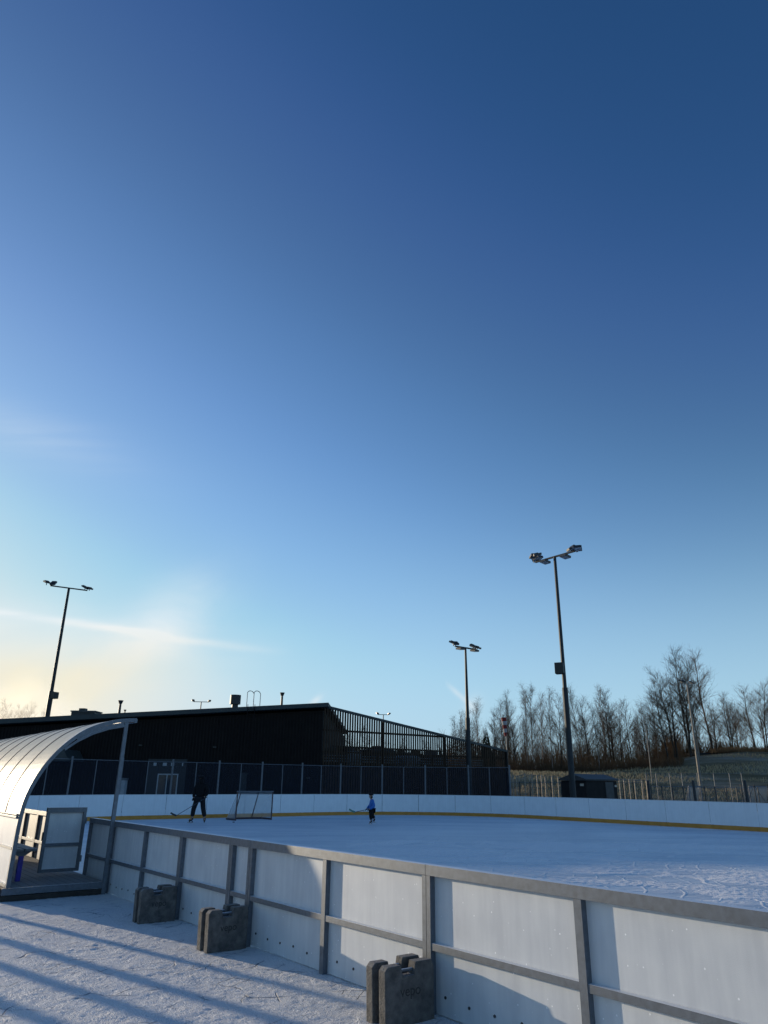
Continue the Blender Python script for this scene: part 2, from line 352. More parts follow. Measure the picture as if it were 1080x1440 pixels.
# rink outline (s,e): near side e=0.08, far side e=26.3, end s=28, corner radius 8
RC, SE, EF = 8.0, 28.1, 26.35
def outline():
    pts = [(-26, .09), (8, .09), (SE - RC, .09)]
    for i in range(1, 13): t = R(90 * i / 12); pts.append((SE - RC + RC * math.sin(t), .09 + RC - RC * math.cos(t)))
    pts.append((SE, EF - RC))
    for i in range(1, 13): t = R(90 * i / 12); pts.append((SE - RC + RC * math.cos(t), EF - RC + RC * math.sin(t)))
    pts.append((-26, EF)); return pts
OUT = outline()
mb = MB(); mb.poly([P(s, e, .006) for s, e in OUT]); tag(mb.build('rink_ice', 'ice'), kind='structure')

# ice shavings scraped into low streaks by the skates
M['shavings'] = mat('ice_shavings', (.95, .95, .95), (.88, .89, .9), 20, .9, 0, .5, 150)
stp = .04; sx0, sx1, sy0, sy1 = -1, 15, 8.5, 24.5; nx = int((sx1 - sx0) / stp); ny = int((sy1 - sy0) / stp); vv = []; ff = []
for j in range(ny + 1):
    y = sy0 + j * stp
    for i in range(nx + 1):
        x = sx0 + i * stp; w1 = noise.noise(V((x * .25, y * .25, 7))) * 2.2; w2 = noise.noise(V((x * .25, y * .25, 17))) * 2.2
        a = 1 - abs(noise.noise(V(((x + w1) * .35, (y + w2) * .9, 2)))) * 16          # long curved cuts
        b = 1 - abs(noise.noise(V(((x + w2) * .8, (y - w1) * .6, 31)))) * 15
        c = .42 * math.exp(-((y - 15.0 + .35 * w1) / 1.1) ** 2) * sm((x - 1.5) / 3) + noise.noise(V(((x + w1) * .30, (y + w2) * .75, 55))) + .35 * noise.noise(V(((x + w1) * .55, (y + w2) * 3.6, 5))) - .03                 # swept patches, plus extra white in one band to brighten the sunlit ice
        f = noise.noise(V((x * 9, y * 15, 3)))
        h = max(.9 * a, .8 * b * (1 if noise.noise(V((x * .3, y * .3, 77))) > 0 else 0), c * 3.5) * .018 + f * .007 - .006
        vv.append((x, y, .004 + max(-.012, min(h, .019 + f * .009))))
for j in range(ny):
    for i in range(nx):
        a = j * (nx + 1) + i; q = (a, a + 1, a + nx + 2, a + nx + 1)
        if max(vv[k][2] for k in q) > .0055: ff.append(q)
me = bpy.data.meshes.new('ice_shavings'); me.from_pydata(vv, [], ff); me.materials.append(M['shavings']); bm = bmesh.new(); bm.from_mesh(me)
bmesh.ops.delete(bm, geom=[v for v in bm.verts if (V(v.co) - A0).dot(E_) < .3 or not v.link_faces], context='VERTS'); bm.to_mesh(me); bm.free()
o = bpy.data.objects.new('ice_shavings', me); COL.objects.link(o); tag(o, 'white streaks of shaved ice scraped up by skates near the boards', 'ice shavings', kind='stuff')

# ------------------------------------------------------------------ near boards (modules on steel frames)
def near_module(s0, s1, mids, label, gate=False, name='rink_board', loc=None, rz=None):
    """runs from s0 to s1 along D; local x = s1 - s"""
    L = s1 - s0
    t = thing(name, label, 'rink board', P(s1, 0) if loc is None else loc, RZ if rz is None else rz, None if gate else 'rink boards along the near side')
    MB().ext(.004, L - .004, .052, .066, .025 if not gate else .08, 1.0).build('panel', 'panel', t)
    tr = MB().ext(.002, L - .002, -.006, .0, .985, 1.065); tr.ext(.002, L - .002, 0, .074, 1.058, 1.065); tr.ext(.002, L - .002, .068, .074, .99, 1.058)
    tr.build('top_rail', 'galv', t, bev=.0015)
    xs_ = [0] + [s1 - m for m in mids] + [L]
    for i, x in enumerate(xs_):
        a, b = (x + .003, x + .05) if i == 0 else ((x - .05, x - .003) if i == len(xs_) - 1 else (x - .032, x + .032))
        pb = MB(); z0 = .0 if not gate else .06
        # channel: web outwards with two flanges
        pb.ext(a, b, 0, .005, z0, .984); pb.ext(a, a + .005, .005, .0515, z0, .984); pb.ext(b - .005, b, .005, .0515, z0, .984)
        pb.build('post', 'galv', t)
    for i in range(len(xs_) - 1):
        a = xs_[i] + (.051 if i == 0 else .033); b = xs_[i + 1] - (.051 if i == len(xs_) - 2 else .033)
        MB().ext(a, b, .004, .0515, .455, .505).build('mid_rail', 'galv', t, bev=.0015)
    x = .16
    while x < L - .1:
        if not gate: MB().tube((x, .0525, .14 + .01 * math.sin(x * 9)), (x, .044, .14 + .01 * math.sin(x * 9)), .011, n=6).build('bolt', 'bolt', t)
        x += .26
    if not gate: MB().ext(.004, L - .004, .0665, .076, .02, .22).build('kick_plate', 'yellow', t)
    else: MB().ext(.051, L - .051, .004, .0515, .06, .11).build('bottom_rail', 'galv', t)
    return t
seq = [(-4.62, -1.54, [-3.07], 'near white rink board with frost specks, cut by the right edge of the photo'),
       (-1.54, 1.50, [-.03], 'near white rink board between the closest and the middle concrete weight'),
       (1.50, 1.985, [], 'narrow filler rink board rising behind the middle concrete weight'),
       (1.985, 3.45, [], 'near rink board with no mid post, right of the farthest concrete weight'),
       (3.45, 6.26, [4.78], 'near rink board between the farthest concrete weight and the shelter post'),
       (6.26, 7.44, [], 'short rink board beside the deck, behind the front post of the shelter'),
       (8.8, 11.0, [9.9], 'sunlit rink board past the open gate, behind the bench'),
       (11.0, 13.2, [12.1], 'sunlit rink board farther along under the far half of the shelter'),
       (13.2, 15.4, [14.3], 'near side rink board at the far end of the shelter'),
       (15.4, 17.6, [16.5], 'near side rink board beyond the shelter, next to last before the corner'),
       (17.6, 20.05, [18.8], 'near side rink board beyond the shelter where the corner begins')]
for s0, s1, mids, lab in seq: near_module(s0, s1, mids, lab)
near_module(-7.7, -4.63, [-6.15], 'white rink board closest to the camera, outside the right edge')
# gate leaf swung onto the deck, perpendicular to the boards
gate = near_module(0, .66, [], 'open white rink gate in a dark steel frame, swung inward over the deck', gate=True, name='rink_gate', loc=P(7.47, -.72, .17), rz=math.atan2(E_.y, E_.x))
gate['category'] = 'gate'
MB().ext(-.02, .0, -.01, .03, .55, .68).build('latch', 'bolt', gate)
for z in (.2, .8): MB().tube((.67, .02, z), (.67, .02, z + .1), .016, n=8).build('hinge', 'galv', gate)

# ------------------------------------------------------------------ concrete weights
def weight(s, label, rodflag):
    t = thing('concrete_weight', label, 'concrete weight', P(s, 0), RZ + .03 * math.sin(s * 5), 'concrete weights holding the near boards')
    def slab(x, w=.085, Lg=.47, h=.415, yo=-.03):
        # outline in (y,z), notch on top; extruded in x
        y0, y1 = yo - Lg, yo
        o = [(y0 + .01, .012), (y1, .0), (y1, h - .05), (y1 - .02, h), (y0 + .29, h), (y0 + .275, h - .085), (y0 + .165, h - .085), (y0 + .15, h - .01), (y0 + .03, h - .01), (y0, h - .04)]
        m = MB(); m.prism([(x, y, z) for y, z in o], (w, 0, 0))
        b = m.build('slab', 'concrete', t, bev=.006)
        MB().tube((x + w / 2, y0 + .14, h - .055), (x + w / 2, y0 + .29, h - .055), .012, n=8).build('lifting_bar', 'galv', b)
        return b
    s1 = slab(.02); s2 = slab(-.145)
    # lettering on the face towards the right
    cu = bpy.data.curves.new('lettering', 'FONT'); cu.body = 'vepo'; cu.size = .10; cu.extrude = .0008; cu.align_x = 'CENTER'
    to = bpy.data.objects.new('tmp', cu); COL.objects.link(to); dg = bpy.context.evaluated_depsgraph_get(); dg.update()
    me = bpy.data.meshes.new_from_object(to.evaluated_get(dg)); bpy.data.objects.remove(to); me.name = 'lettering'
    me.materials.clear(); me.materials.append(M['concrete_dark'])
    lt = bpy.data.objects.new('lettering', me); COL.objects.link(lt); lt.parent = s1
    lt.matrix_local = Matrix.Translation((.1058, -.26, .20)) @ Matrix(((0, 0, 1), (1, 0, 0), (0, 1, 0))).to_4x4()
    # strut and rod tying the slabs to the board
    MB().bar((-.02, -.42, .06), (-.02, .0, .36), .03, .03).build('strut', 'galv', t)
    if rodflag: MB().tube((-.20, -.42, .16), (.1, -.42, .16), .014, n=8).build('tie_rod', 'bolt', t)
weight(-1.56, 'closest pair of concrete slabs with raised lettering, at the bottom of the photo', False)
weight(1.50, 'middle pair of concrete slabs standing against the rink boards', False)
weight(3.43, 'farthest pair of concrete slabs by the boards, nearest to the shelter deck', True)

# ------------------------------------------------------------------ shelter
SH = thing('team_shelter', 'curved white players shelter on a timber deck beside the rink', 'shelter', P(6.17, 0), RZ)
SL = 8.4
prof = [(1.47, .20), (1.47, .65), (1.46, 1.14), (1.41, 1.48), (1.26, 1.84), (1.05, 2.14), (.78, 2.39), (.53, 2.53), (.29, 2.61), (.12, 2.65), (-.14, 2.675)]
def cr(pts, k=4):
    out = []
    for i in range(len(pts) - 1):
        p0 = V(pts[max(i - 1, 0)]); p1 = V(pts[i]); p2 = V(pts[i + 1]); p3 = V(pts[min(i + 2, len(pts) - 1)])
        for j in range(k):
            t = j / k; out.append(.5 * ((2 * p1) + (p2 - p0) * t + (2 * p0 - 5 * p1 + 4 * p2 - p3) * t * t + (3 * p1 - p0 - 3 * p2 + p3) * t ** 3))
    out.append(V(pts[-1])); return out
PR = cr([(a, b) for a, b in prof])
def Q(s, t, z): return V((-s, -t, z))          # shelter local
def shell(pr, s0, s1, th, name, m, parent, segs=1, smooth=True):
    mb = MB(); n = len(pr)
    nor = []
    for i in range(n):
        a = pr[max(i - 1, 0)]; b = pr[min(i + 1, n - 1)]; d = (b - a).normalized(); nor.append(V((-d.y, d.x)) * -1)
    inn = [pr[i] - nor[i] * th for i in range(n)]
    ring = list(pr) + inn[::-1]; m2 = len(ring)
    for k in range(segs + 1):
        s = s0 + (s1 - s0) * k / segs
        for p in ring: mb.v.append(Q(s, p.x, p.y))
    for k in range(segs):
        for i in range(m2): j = (i + 1) % m2; a = k * m2; mb.f.append([a + i, a + j, a + m2 + j, a + m2 + i])
    mb.f.append(list(range(m2))); mb.f.append([segs * m2 + i for i in range(m2)][::-1])
    return mb.build(name, m, parent)
iz = next(i for i, p in enumerate(PR) if p.y > 1.12)
upper = PR[iz:-2]
offs = lambda pr, o: [V((p.x + (o if i < 20 else o * .3), p.y + (0 if i < 12 else o))) for i, p in enumerate(pr)]
nb = 9; w_ = SL / nb
for k in range(nb):
    shell(upper, k * w_ + .006, (k + 1) * w_ - .006, .012, 'roof_panel', 'shelter_skin', SH)
def arch(s, wdt, th, m, name, pr, par, out=.0):
    pr2 = []
    for i, p in enumerate(pr):
        a = pr[max(i - 1, 0)]; b = pr[min(i + 1, len(pr) - 1)]; d = (b - a).normalized(); nn = V((d.y, -d.x)); pr2.append(p + nn * out)
    return shell(pr2, s - wdt / 2, s + wdt / 2, th, name, m, par)
for k in range(0, nb + 1):
    if k in (0, nb): arch(k * w_ + (-.03 if k == 0 else .03), .055, .06, 'galv', 'arch_frame', PR, SH, .006)
    else: arch(k * w_, .042, .03, 'rib', 'rib', upper, SH, .008)
# lower chord that stiffens the end arches
for s in (-.03, SL + .03):
    c = [V((.02, 2.55)), V((.30, 2.49)), V((.55, 2.40)), V((.78, 2.27)), V((.95, 2.14))]
    mbx = MB()
    for i in range(len(c) - 1): mbx.bar(Q(s, c[i].x, c[i].y), Q(s, c[i + 1].x, c[i + 1].y), .04, .035)
    mbx.build('lower_chord', 'galv', SH)
    g = [(0.0, 2.56), (.3, 2.505), (.55, 2.415), (.78, 2.29), (.80, 2.33), (.53, 2.475), (.29, 2.555), (.0, 2.62)]
    MB().prism([Q(s - .012, a, b) for a, b in g], (-.006, 0, 0)).build('gusset_plate', 'galv', SH)
# back wall: lower panels, rails
for k in range(nb):
    if k % 3 == 0: MB().ext(-(k + 3) * w_ + .006, -k * w_ - .006, -1.455, -1.44, .20, 1.15).build('back_panel', 'panel', SH)
MB().ext(-SL, 0, -1.492, -1.44, 1.135, 1.165).build('back_rail', 'galv', SH, bev=.003); MB().ext(-SL, 0, -1.492, -1.44, 1.175, 1.195).build('back_rail', 'galv', SH, bev=.003)
MB().ext(-SL, 0, -1.48, -1.457, .70, .735).build('back_rail', 'galv', SH); MB().ext(-SL, 0, -1.48, -1.457, .20, .245).build('back_rail', 'galv', SH)
# front posts carrying the roof edge, eave beam
for s in (-.03, SL + .03):
    MB().bar(Q(s, .045, .0), Q(s, .02, 2.62), .06, .045, up=(1, 0, 0)).build('front_post', 'galv', SH, bev=.003)
MB().bar(Q(-.06, -.125, 2.635), Q(SL + .06, -.125, 2.635), .05, .06).build('eave_beam', 'galv', SH)
# deck
for i in range(11):
    t0 = .03 + i * .133
    MB().ext(-SL - .05, .0, -(t0 + .127), -t0, .155, .185).build('deck_board', 'wood', SH)
MB().ext(.002, .04, -1.52, -.01, .10, .19).build('deck_edge', 'galv', SH); MB().ext(.002, .03, -1.52, -.01, .005, .09).build('deck_joist', 'wood_dark', SH)
for s in (2, 4, 6, 8): MB().ext(-s, -s + .05, -1.5, -.02, .0, .153).build('deck_joist', 'wood_dark', SH)
MB().ext(-SL, 0, -1.56, -1.525, .0, .185).build('deck_edge', 'wood_dark', SH)

BE = thing('players_bench', 'grey plank bench on bolted blue legs inside the curved shelter', 'bench', P(6.75, -1.14, .186), RZ)
MB().ext(-6.5, 0, -.19, -.02, .44, .475).build('seat', 'seat', BE, bev=.004); MB().ext(-6.5, 0, -.0, .17, .44, .475).build('seat', 'seat', BE, bev=.004)
MB().ext(-6.5, -.0, .172, .182, .41, .472).build('seat_edge', 'galv', BE)
for x in (-.2, -2.1, -4.2, -6.2):
    lg = MB(); lg.ext(x - .035, x + .035, -.035, .035, 0, .36).build('leg', 'blue', BE, bev=.003)
    MB().prism([(x - .03, -.17, .438), (x - .03, .16, .438), (x - .03, .045, .36), (x - .03, -.055, .36)], (.06, 0, 0)).build('bracket', 'galv', BE)

# ------------------------------------------------------------------ far boards
class Path:
    def __init__(s, pts):
        s.p = pts; s.l = [0]
        for a, b in zip(pts, pts[1:]): s.l.append(s.l[-1] + (b - a).length)
    def at(s, t):
        t = max(0, min(t, s.l[-1] - 1e-6))
        for i in range(len(s.l) - 1):
            if s.l[i + 1] >= t: k = (t - s.l[i]) / (s.l[i + 1] - s.l[i]); return s.p[i].lerp(s.p[i + 1], k)
pts = []
for i in range(0, 25): t = R(90 * i / 24); pts.append(P(SE - RC + RC * math.sin(t), .09 + RC - RC * math.cos(t)))
pts.append(P(SE, EF - RC))
for i in range(1, 25): t = R(90 * i / 24); pts.append(P(SE - RC + RC * math.cos(t), EF - RC + RC * math.sin(t)))
pts.append(P(-12, EF)); FB = Path(pts)
CEN = P(12, 13)
def outward(a, b):
    d = (b - a).normalized(); n = V((d.y, -d.x, 0))
    return n if n.dot((a + b) / 2 - CEN) > 0 else -n
NFB = int(FB.l[-1] / 2.03); HB = 1.06
segs = []
for k in range(NFB): segs.append((FB.at(k * 2.03), FB.at((k + 1) * 2.03)))
def curve_mb(k, off0, off1, z0, z1, sub=4, g=.0015):
    mb = MB()
    for j in range(sub):
        a = FB.at(k * 2.03 + g + (2.03 - 2 * g) * j / sub); b = FB.at(k * 2.03 + g + (2.03 - 2 * g) * (j + 1) / sub)
        n = outward(a, b); na = n
        mb.v += [a + n * off0 + V((0, 0, z0)), b + n * off0 + V((0, 0, z0)), b + n * off1 + V((0, 0, z0)), a + n * off1 + V((0, 0, z0)),
                 a + n * off0 + V((0, 0, z1)), b + n * off0 + V((0, 0, z1)), b + n * off1 + V((0, 0, z1)), a + n * off1 + V((0, 0, z1))]
        c = len(mb.v) - 8
        for q in ((0, 3, 2, 1), (4, 5, 6, 7), (0, 1, 5, 4), (1, 2, 6, 5), (2, 3, 7, 6), (3, 0, 4, 7)): mb.f.append([c + i for i in q])
    return mb
marks = [(155, 'the shelter post'), (277, 'the adult skater'), (350, 'the goal'), (522, 'the child'), (655, 'the slim mast'), (806, 'the tall floodlight mast'), (910, 'the thick dark post'), (1080, 'the right edge')]
cnt = {}
us = []
for k, (a, b) in enumerate(segs):
    u = px((a + b) / 2) if (a + b).y / 2 > 2 else 3000; us.append((u, k))
us_sorted = sorted(us)
lab_far = {}
for u, k in us_sorted:
    prev = [m for m in marks if m[0] < u]
    key = prev[-1][1] if prev else None
    if u > 1085: cnt['o'] = cnt.get('o', 0) + 1; lab_far[k] = 'white far side rink board beyond the right edge of the photo, ' + ordinal(min(cnt['o'], 20)) + ' outward'
    elif key is None: cnt['l'] = cnt.get('l', 0) + 1; lab_far[k] = 'white far corner rink board left of the shelter post, ' + ordinal(cnt['l']) + ' from the left'
    else:
        cnt[key] = cnt.get(key, 0) + 1
        lab_far[k] = 'white far rink board, ' + ordinal(cnt[key]) + ' to the right of ' + key
def make_board_k(k):
    a, b = segs[k]; c = (a + b) / 2
    t = thing('rink_board', lab_far[k], 'rink board', c, 0, 'white boards round the far side of the rink')
    def rel(m):
        m.v = [v - c for v in m.v]; return m
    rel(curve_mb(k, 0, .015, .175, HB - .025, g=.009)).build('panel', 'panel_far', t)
    rel(curve_mb(k, -.008, .014, .0, .17)).build('kick_plate', 'yellow', t)
    rel(curve_mb(k, -.012, .06, HB - .022, HB)).build('cap_rail', 'panel_far', t)
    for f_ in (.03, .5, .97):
        q = FB.at((k + f_) * 2.03); n = outward(FB.at((k + f_) * 2.03 - .05), FB.at((k + f_) * 2.03 + .05)); MB().box(q - c + n * .044 + V((0, 0, .52)), (.05, .05, 1.03), rz=math.atan2(n.y, n.x)).build('back_post', 'galv_far', t)
for k in range(NFB): make_board_k(k)

# netting fence above the end boards
NF = thing('netting_fence', 'dark ball netting on grey posts above the far end boards', 'fence', FB.at(20))
base = FB.at(20)
# path length where u ~ 715
tend = max(t * .1 for t in range(int(FB.l[-1] * 10)) if 30 < FB.at(t * .1).y and px(FB.at(t * .1)) < 716 and t * .1 < 48)
tp = 2.4; k = 0; ZN = 2.5
tend += 1.2
while tp <= tend + .01:
    a = FB.at(tp); b = FB.at(tp + .2); n = outward(a, b); q = a + n * .14 - base
    if k % 2 == 0: MB().tube(q + V((0, 0, 0)), q + V((0, 0, ZN + .12)), .045, n=8).build('post', 'galv_far', NF)
    else: MB().tube(q + V((0, 0, HB - .05)), q + V((0, 0, ZN)), .022, n=6).build('post', 'galv_far', NF)
    if tp + 1.2 <= tend + .01:
        m = MB(); pts2 = [FB.at(tp + 1.2 * j / 3) for j in range(4)]
        for j in range(3):
            x, y = pts2[j] + n * .14 - base, pts2[j + 1] + n * .14 - base
            m.poly([x + V((0, 0, HB)), y + V((0, 0, HB)), y + V((0, 0, ZN)), x + V((0, 0, ZN))])
        m.build('net', 'net_dark', NF)
        MB().tube(q + V((0, 0, ZN)), FB.at(tp + 1.2) + n * .14 - base + V((0, 0, ZN)), .014, n=5).build('top_wire', 'galv_far', NF)
    tp += 1.2; k += 1

# ------------------------------------------------------------------ goal
GO = thing('hockey_goal', 'ice hockey goal with dark tube frame and white netting near the end boards', 'goal', V((-6.56, 35.25, .006)), math.atan2(E_.y, E_.x))
# local x across the mouth (0..1.83), local y = D direction (behind)
for x in (0, 1.83): MB().tube((x, 0, 0), (x, 0, 1.22), .03, n=8).build('goal_post', 'goal_red', GO)
MB().tube((-.03, 0, 1.22), (1.86, 0, 1.22), .03, n=8).build('crossbar', 'galv_far', GO)
bf = MB(); bf.path([(0, 0, .04), (.02, .95, .04), (.4, 1.1, .04), (1.43, 1.1, .04), (1.81, .95, .04), (1.83, 0, .04)], .04, 8); bf.build('base_frame', 'goal_red', GO)
MB().path([(.45, .55, 1.18), (.45, 1.08, .05)], .022, 6).build('back_stay', 'goal_red', GO); MB().path([(1.38, .55, 1.18), (1.38, 1.08, .05)], .022, 6).build('back_stay', 'goal_red', GO)
MB().path([(0, 0, 1.21), (.45, .55, 1.18), (1.38, .55, 1.18), (1.83, 0, 1.21)], .02, 6).build('top_frame', 'galv_far', GO)
nt_ = MB()
nt_.poly([(0, 0, 1.22), (.45, .55, 1.2), (1.38, .55, 1.2), (1.83, 0, 1.22)]); nt_.poly([(.45, .55, 1.2), (1.38, .55, 1.2), (1.43, 1.1, .05), (.4, 1.1, .05)])
nt_.poly([(0, 0, 1.2), (.45, .55, 1.19), (.4, 1.1, .05), (.02, .95, .05)]); nt_.poly([(0, 0, 1.2), (.02, .95, .05), (0, 0, .05)])
nt_.poly([(1.83, 0, 1.2), (1.38, .55, 1.19), (1.43, 1.1, .05), (1.81, .95, .05)]); nt_.poly([(1.83, 0, 1.2), (1.81, .95, .05), (1.83, 0, .05)])
nt_.build('netting', 'net_white', GO)
tag(MB().tube((-6.35, 33.7, .006), (-6.35, 33.7, .034), .045, n=16).build('ice_hockey_puck', 'puck'), 'small black puck lying on the ice right of the adult skater', 'puck')

# ------------------------------------------------------------------ people
def skel(name, nodes, m, parent=None, sub=2):
    """nodes: list (pos, radius, parent index)"""
    bm = bmesh.new(); ly = bm.verts.layers.skin.verify(); vs = [bm.verts.new(p) for p, r, pa in nodes]
    for v, (p, r, pa) in zip(vs, nodes):
        rr = r if isinstance(r, tuple) else (r, r); v[ly].radius = rr
    vs[0][ly].use_root = True
    for i, (p, r, pa) in enumerate(nodes):
        if pa is not None: bm.edges.new((vs[pa], vs[i]))
    me = bpy.data.meshes.new(name); bm.to_mesh(me); bm.free(); me.materials.append(M[m])
    o = bpy.data.objects.new(name, me); COL.objects.link(o); o.parent = parent
    sk = o.modifiers.new('skin', 'SKIN'); sk.use_smooth_shade = True
    ss = o.modifiers.new('sub', 'SUBSURF'); ss.levels = sub; ss.render_levels = sub
    return o
def fingers(nodes, wrist_i, wrist, direc, side, curl, sc_=1.0, gl=1.0):
    """palm and five fingers of unequal length, curling towards curl"""
    d, s_, c = V(direc).normalized(), V(side).normalized(), V(curl).normalized()
    pi_ = len(nodes); nodes.append((wrist + d * .05 * sc_, .026 * sc_ * gl, wrist_i))
    for k, (o, ln) in enumerate([(-.030, .070), (-.010, .082), (.010, .077), (.029, .060)]):
        b = len(nodes); base = wrist + d * .085 * sc_ + s_ * o * sc_
        nodes.append((base, .0105 * sc_ * gl, pi_)); nodes.append((base + (d * .6 + c * .5).normalized() * ln * .45 * sc_, .0095 * sc_ * gl, b))
        nodes.append((base + (d * .6 + c * .5).normalized() * ln * .45 * sc_ + (c - d * .2).normalized() * ln * .5 * sc_, .008 * sc_ * gl, b + 1))
    b = len(nodes); nodes.append((wrist + d * .035 * sc_ - s_ * .035 * sc_ + c * .01, .011 * sc_ * gl, pi_)); nodes.append((wrist + d * .07 * sc_ - s_ * .045 * sc_ + c * .035 * sc_, .0095 * sc_ * gl, b))
def person(label, loc, rz, J, S, mats, hood, jr=1.0, tf=1.0, hd=1.0):
    """J joint dict in local metres (x right of viewer, -y towards face direction)"""
    j = {k: V(v) for k, v in J.items()}
    n = [(j['hips'], (.13 * S, .10 * S), None), (j['waist'], (.125 * S, .095 * S), 0), (j['chest'], (.155 * S, .11 * S), 1), (j['neckb'], (.09 * S, .08 * S), 2),
         (j['neck'], .052 * S, 3), (j['jaw'], (.062 * S * hd, .075 * S * hd), 4), (j['head'], (.078 * S * hd, .092 * S * hd), 5), (j['crown'], (.06 * S * hd, .07 * S * hd), 6)]
    for sd in ('l', 'r'):
        b = len(n); n += [(j['sh_' + sd], .062 * S, 2), (j['el_' + sd], .043 * S, b), (j['wr_' + sd], .029 * S, b + 1)]
        dd = (j['wr_' + sd] - j['el_' + sd]).normalized(); side = V((0, 0, 1)).cross(dd)
        if side.length < .2: side = V((0, 1, 0))
        fingers(n, b + 2, j['wr_' + sd], dd, side, V((0, 0, -1)) if abs(dd.z) < .7 else V((0, -1, 0)), S)
        b = len(n); n += [(j['hp_' + sd], .088 * S, 0), (j['kn_' + sd], .062 * S, b), (j['an_' + sd], .042 * S, b + 1), (j['to_' + sd], .035 * S, b + 2)]
    body = skel('person', n, 'skin'); body.location = loc; body.rotation_euler = (0, 0, rz)
    tag(body, label, 'person', 'skaters on the ice')
    # clothing, each following the limbs
    f = 1.32 * jr
    jn = [(j['hips'] + V((0, 0, -.03 * S)), (.155 * S * jr, .125 * S * jr), None), (j['waist'], (.155 * S * jr, .13 * S * jr), 0), (j['chest'], (.18 * S * jr, .135 * S * jr), 1), (j['neckb'], (.095 * S, .09 * S), 2)]
    for sd in ('l', 'r'):
        b = len(jn); jn += [(j['sh_' + sd], .085 * S * jr, 2), (j['el_' + sd], .065 * S * jr, b), (j['wr_' + sd].lerp(j['el_' + sd], .08), .046 * S * jr, b + 1)]
    skel('jacket', jn, mats['jacket'], body)
    tn = [(j['hips'] + V((0, 0, -.02 * S)), (.15 * S * tf, .12 * S * tf), None)]
    for sd in ('l', 'r'):
        b = len(tn); tn += [(j['hp_' + sd], .108 * S * tf, 0), (j['kn_' + sd], .088 * S * tf, b), (j['an_' + sd] + V((0, 0, .07 * S)), .075 * S * tf, b + 1)]
    skel('trousers', tn, mats['trousers'], body)
    for sd in ('l', 'r'):
        g = [(j['wr_' + sd].lerp(j['el_' + sd], .06), .05 * S, None)]; dd = (j['wr_' + sd] - j['el_' + sd]).normalized(); side = V((0, 0, 1)).cross(dd)
        if side.length < .2: side = V((0, 1, 0))
        fingers(g, 0, j['wr_' + sd], dd, side, V((0, 0, -1)) if abs(dd.z) < .7 else V((0, -1, 0)), S, 1.5); skel('glove', g, mats['glove'], body)
        an, to = j['an_' + sd], j['to_' + sd]; fd = V((to.x - an.x, to.y - an.y, 0)).normalized()
        heel = V((an.x, an.y, to.z)) - fd * .03 * S
        bt = skel('skate', [(an + V((0, 0, .06 * S)), .062 * S, None), (an - fd * .01, .058 * S, 0), (heel + fd * .05 * S, .048 * S, 1), (to, .042 * S, 2)], 'skate', body)
        MB().bar(heel + V((0, 0, -.085 * S)) - fd * .03 * S, to + fd * .05 * S + V((0, 0, -.085 * S)), .006, .03).build('blade', 'blade', bt)
        for q in (heel.lerp(to, .05), heel.lerp(to, .8)): MB().box(q + V((0, 0, -.055 * S)), (.035 * S, .05 * S, .035 * S), rz=math.atan2(fd.y, fd.x)).build('blade_holder', 'skate', bt)
        skel('skate_cuff', [(an + V((0, 0, .085 * S)), .066 * S, None), (an + V((0, 0, .115 * S)), .064 * S, 0)], mats['cuff'], bt, 1)
    SB = S; S = S * hd
    # face details
    h = j['head']; fdir = V(J['face']).normalized(); sdv = fdir.cross(V((0, 0, 1))).normalized()
    for sg in (-1, 1):
        MB().tube(h + fdir * .088 * S + sdv * sg * .03 * S, h + fdir * .096 * S + sdv * sg * .03 * S, .010 * S, n=8).build('eye', 'black_cloth', body)
        MB().box(h + sdv * sg * .068 * S, (.02 * S, .03 * S, .055 * S)).build('ear', 'skin', body, bev=.005)
    MB().prism([h + fdir * .08 * S + V((0, 0, .0)), h + fdir * .085 * S + sdv * .016 * S + V((0, 0, -.045 * S)), h + fdir * .118 * S + V((0, 0, -.035 * S))], sdv * -.012).build('nose', 'skin', body)
    MB().bar(h + fdir * .086 * S + sdv * .025 * S + V((0, 0, -.065 * S)), h + fdir * .086 * S - sdv * .025 * S + V((0, 0, -.065 * S)), .008, .008).build('mouth', 'hair', body)
    if hood == 'hat':
        skel('woolly_hat', [(h + V((0, 0, -.03 * S)) - fdir * .02, (.13 * S, .13 * S), None), (h + V((0, 0, .05 * S)) - fdir * .012, (.135 * S, .145 * S), 0), (h + V((0, 0, .12 * S)) - fdir * .012, (.10 * S, .11 * S), 1)], 'black_cloth', body)
        skel('hood', [(j['neckb'] + V((0, 0, .02)), (.10 * S, .10 * S), None), (j['neck'] - fdir * .05 * S, (.09 * S, .09 * S), 0), (h - fdir * .03 * S + V((0, 0, .02)), (.125 * S, .125 * S), 1)], mats['jacket'], body)
    else:
        skel('helmet', [(h + V((0, 0, .01 * S)) - fdir * .012, (.16 * S, .17 * S), None), (h + V((0, 0, .09 * S)) - fdir * .015, (.135 * S, .145 * S), 0)], 'black_cloth', body)
        skel('hair', [(h - fdir * .05 * S, .075 * S, None), (h - fdir * .06 * S + V((0, 0, -.13 * S)), .06 * S, 0)], 'hair', body)
    return body
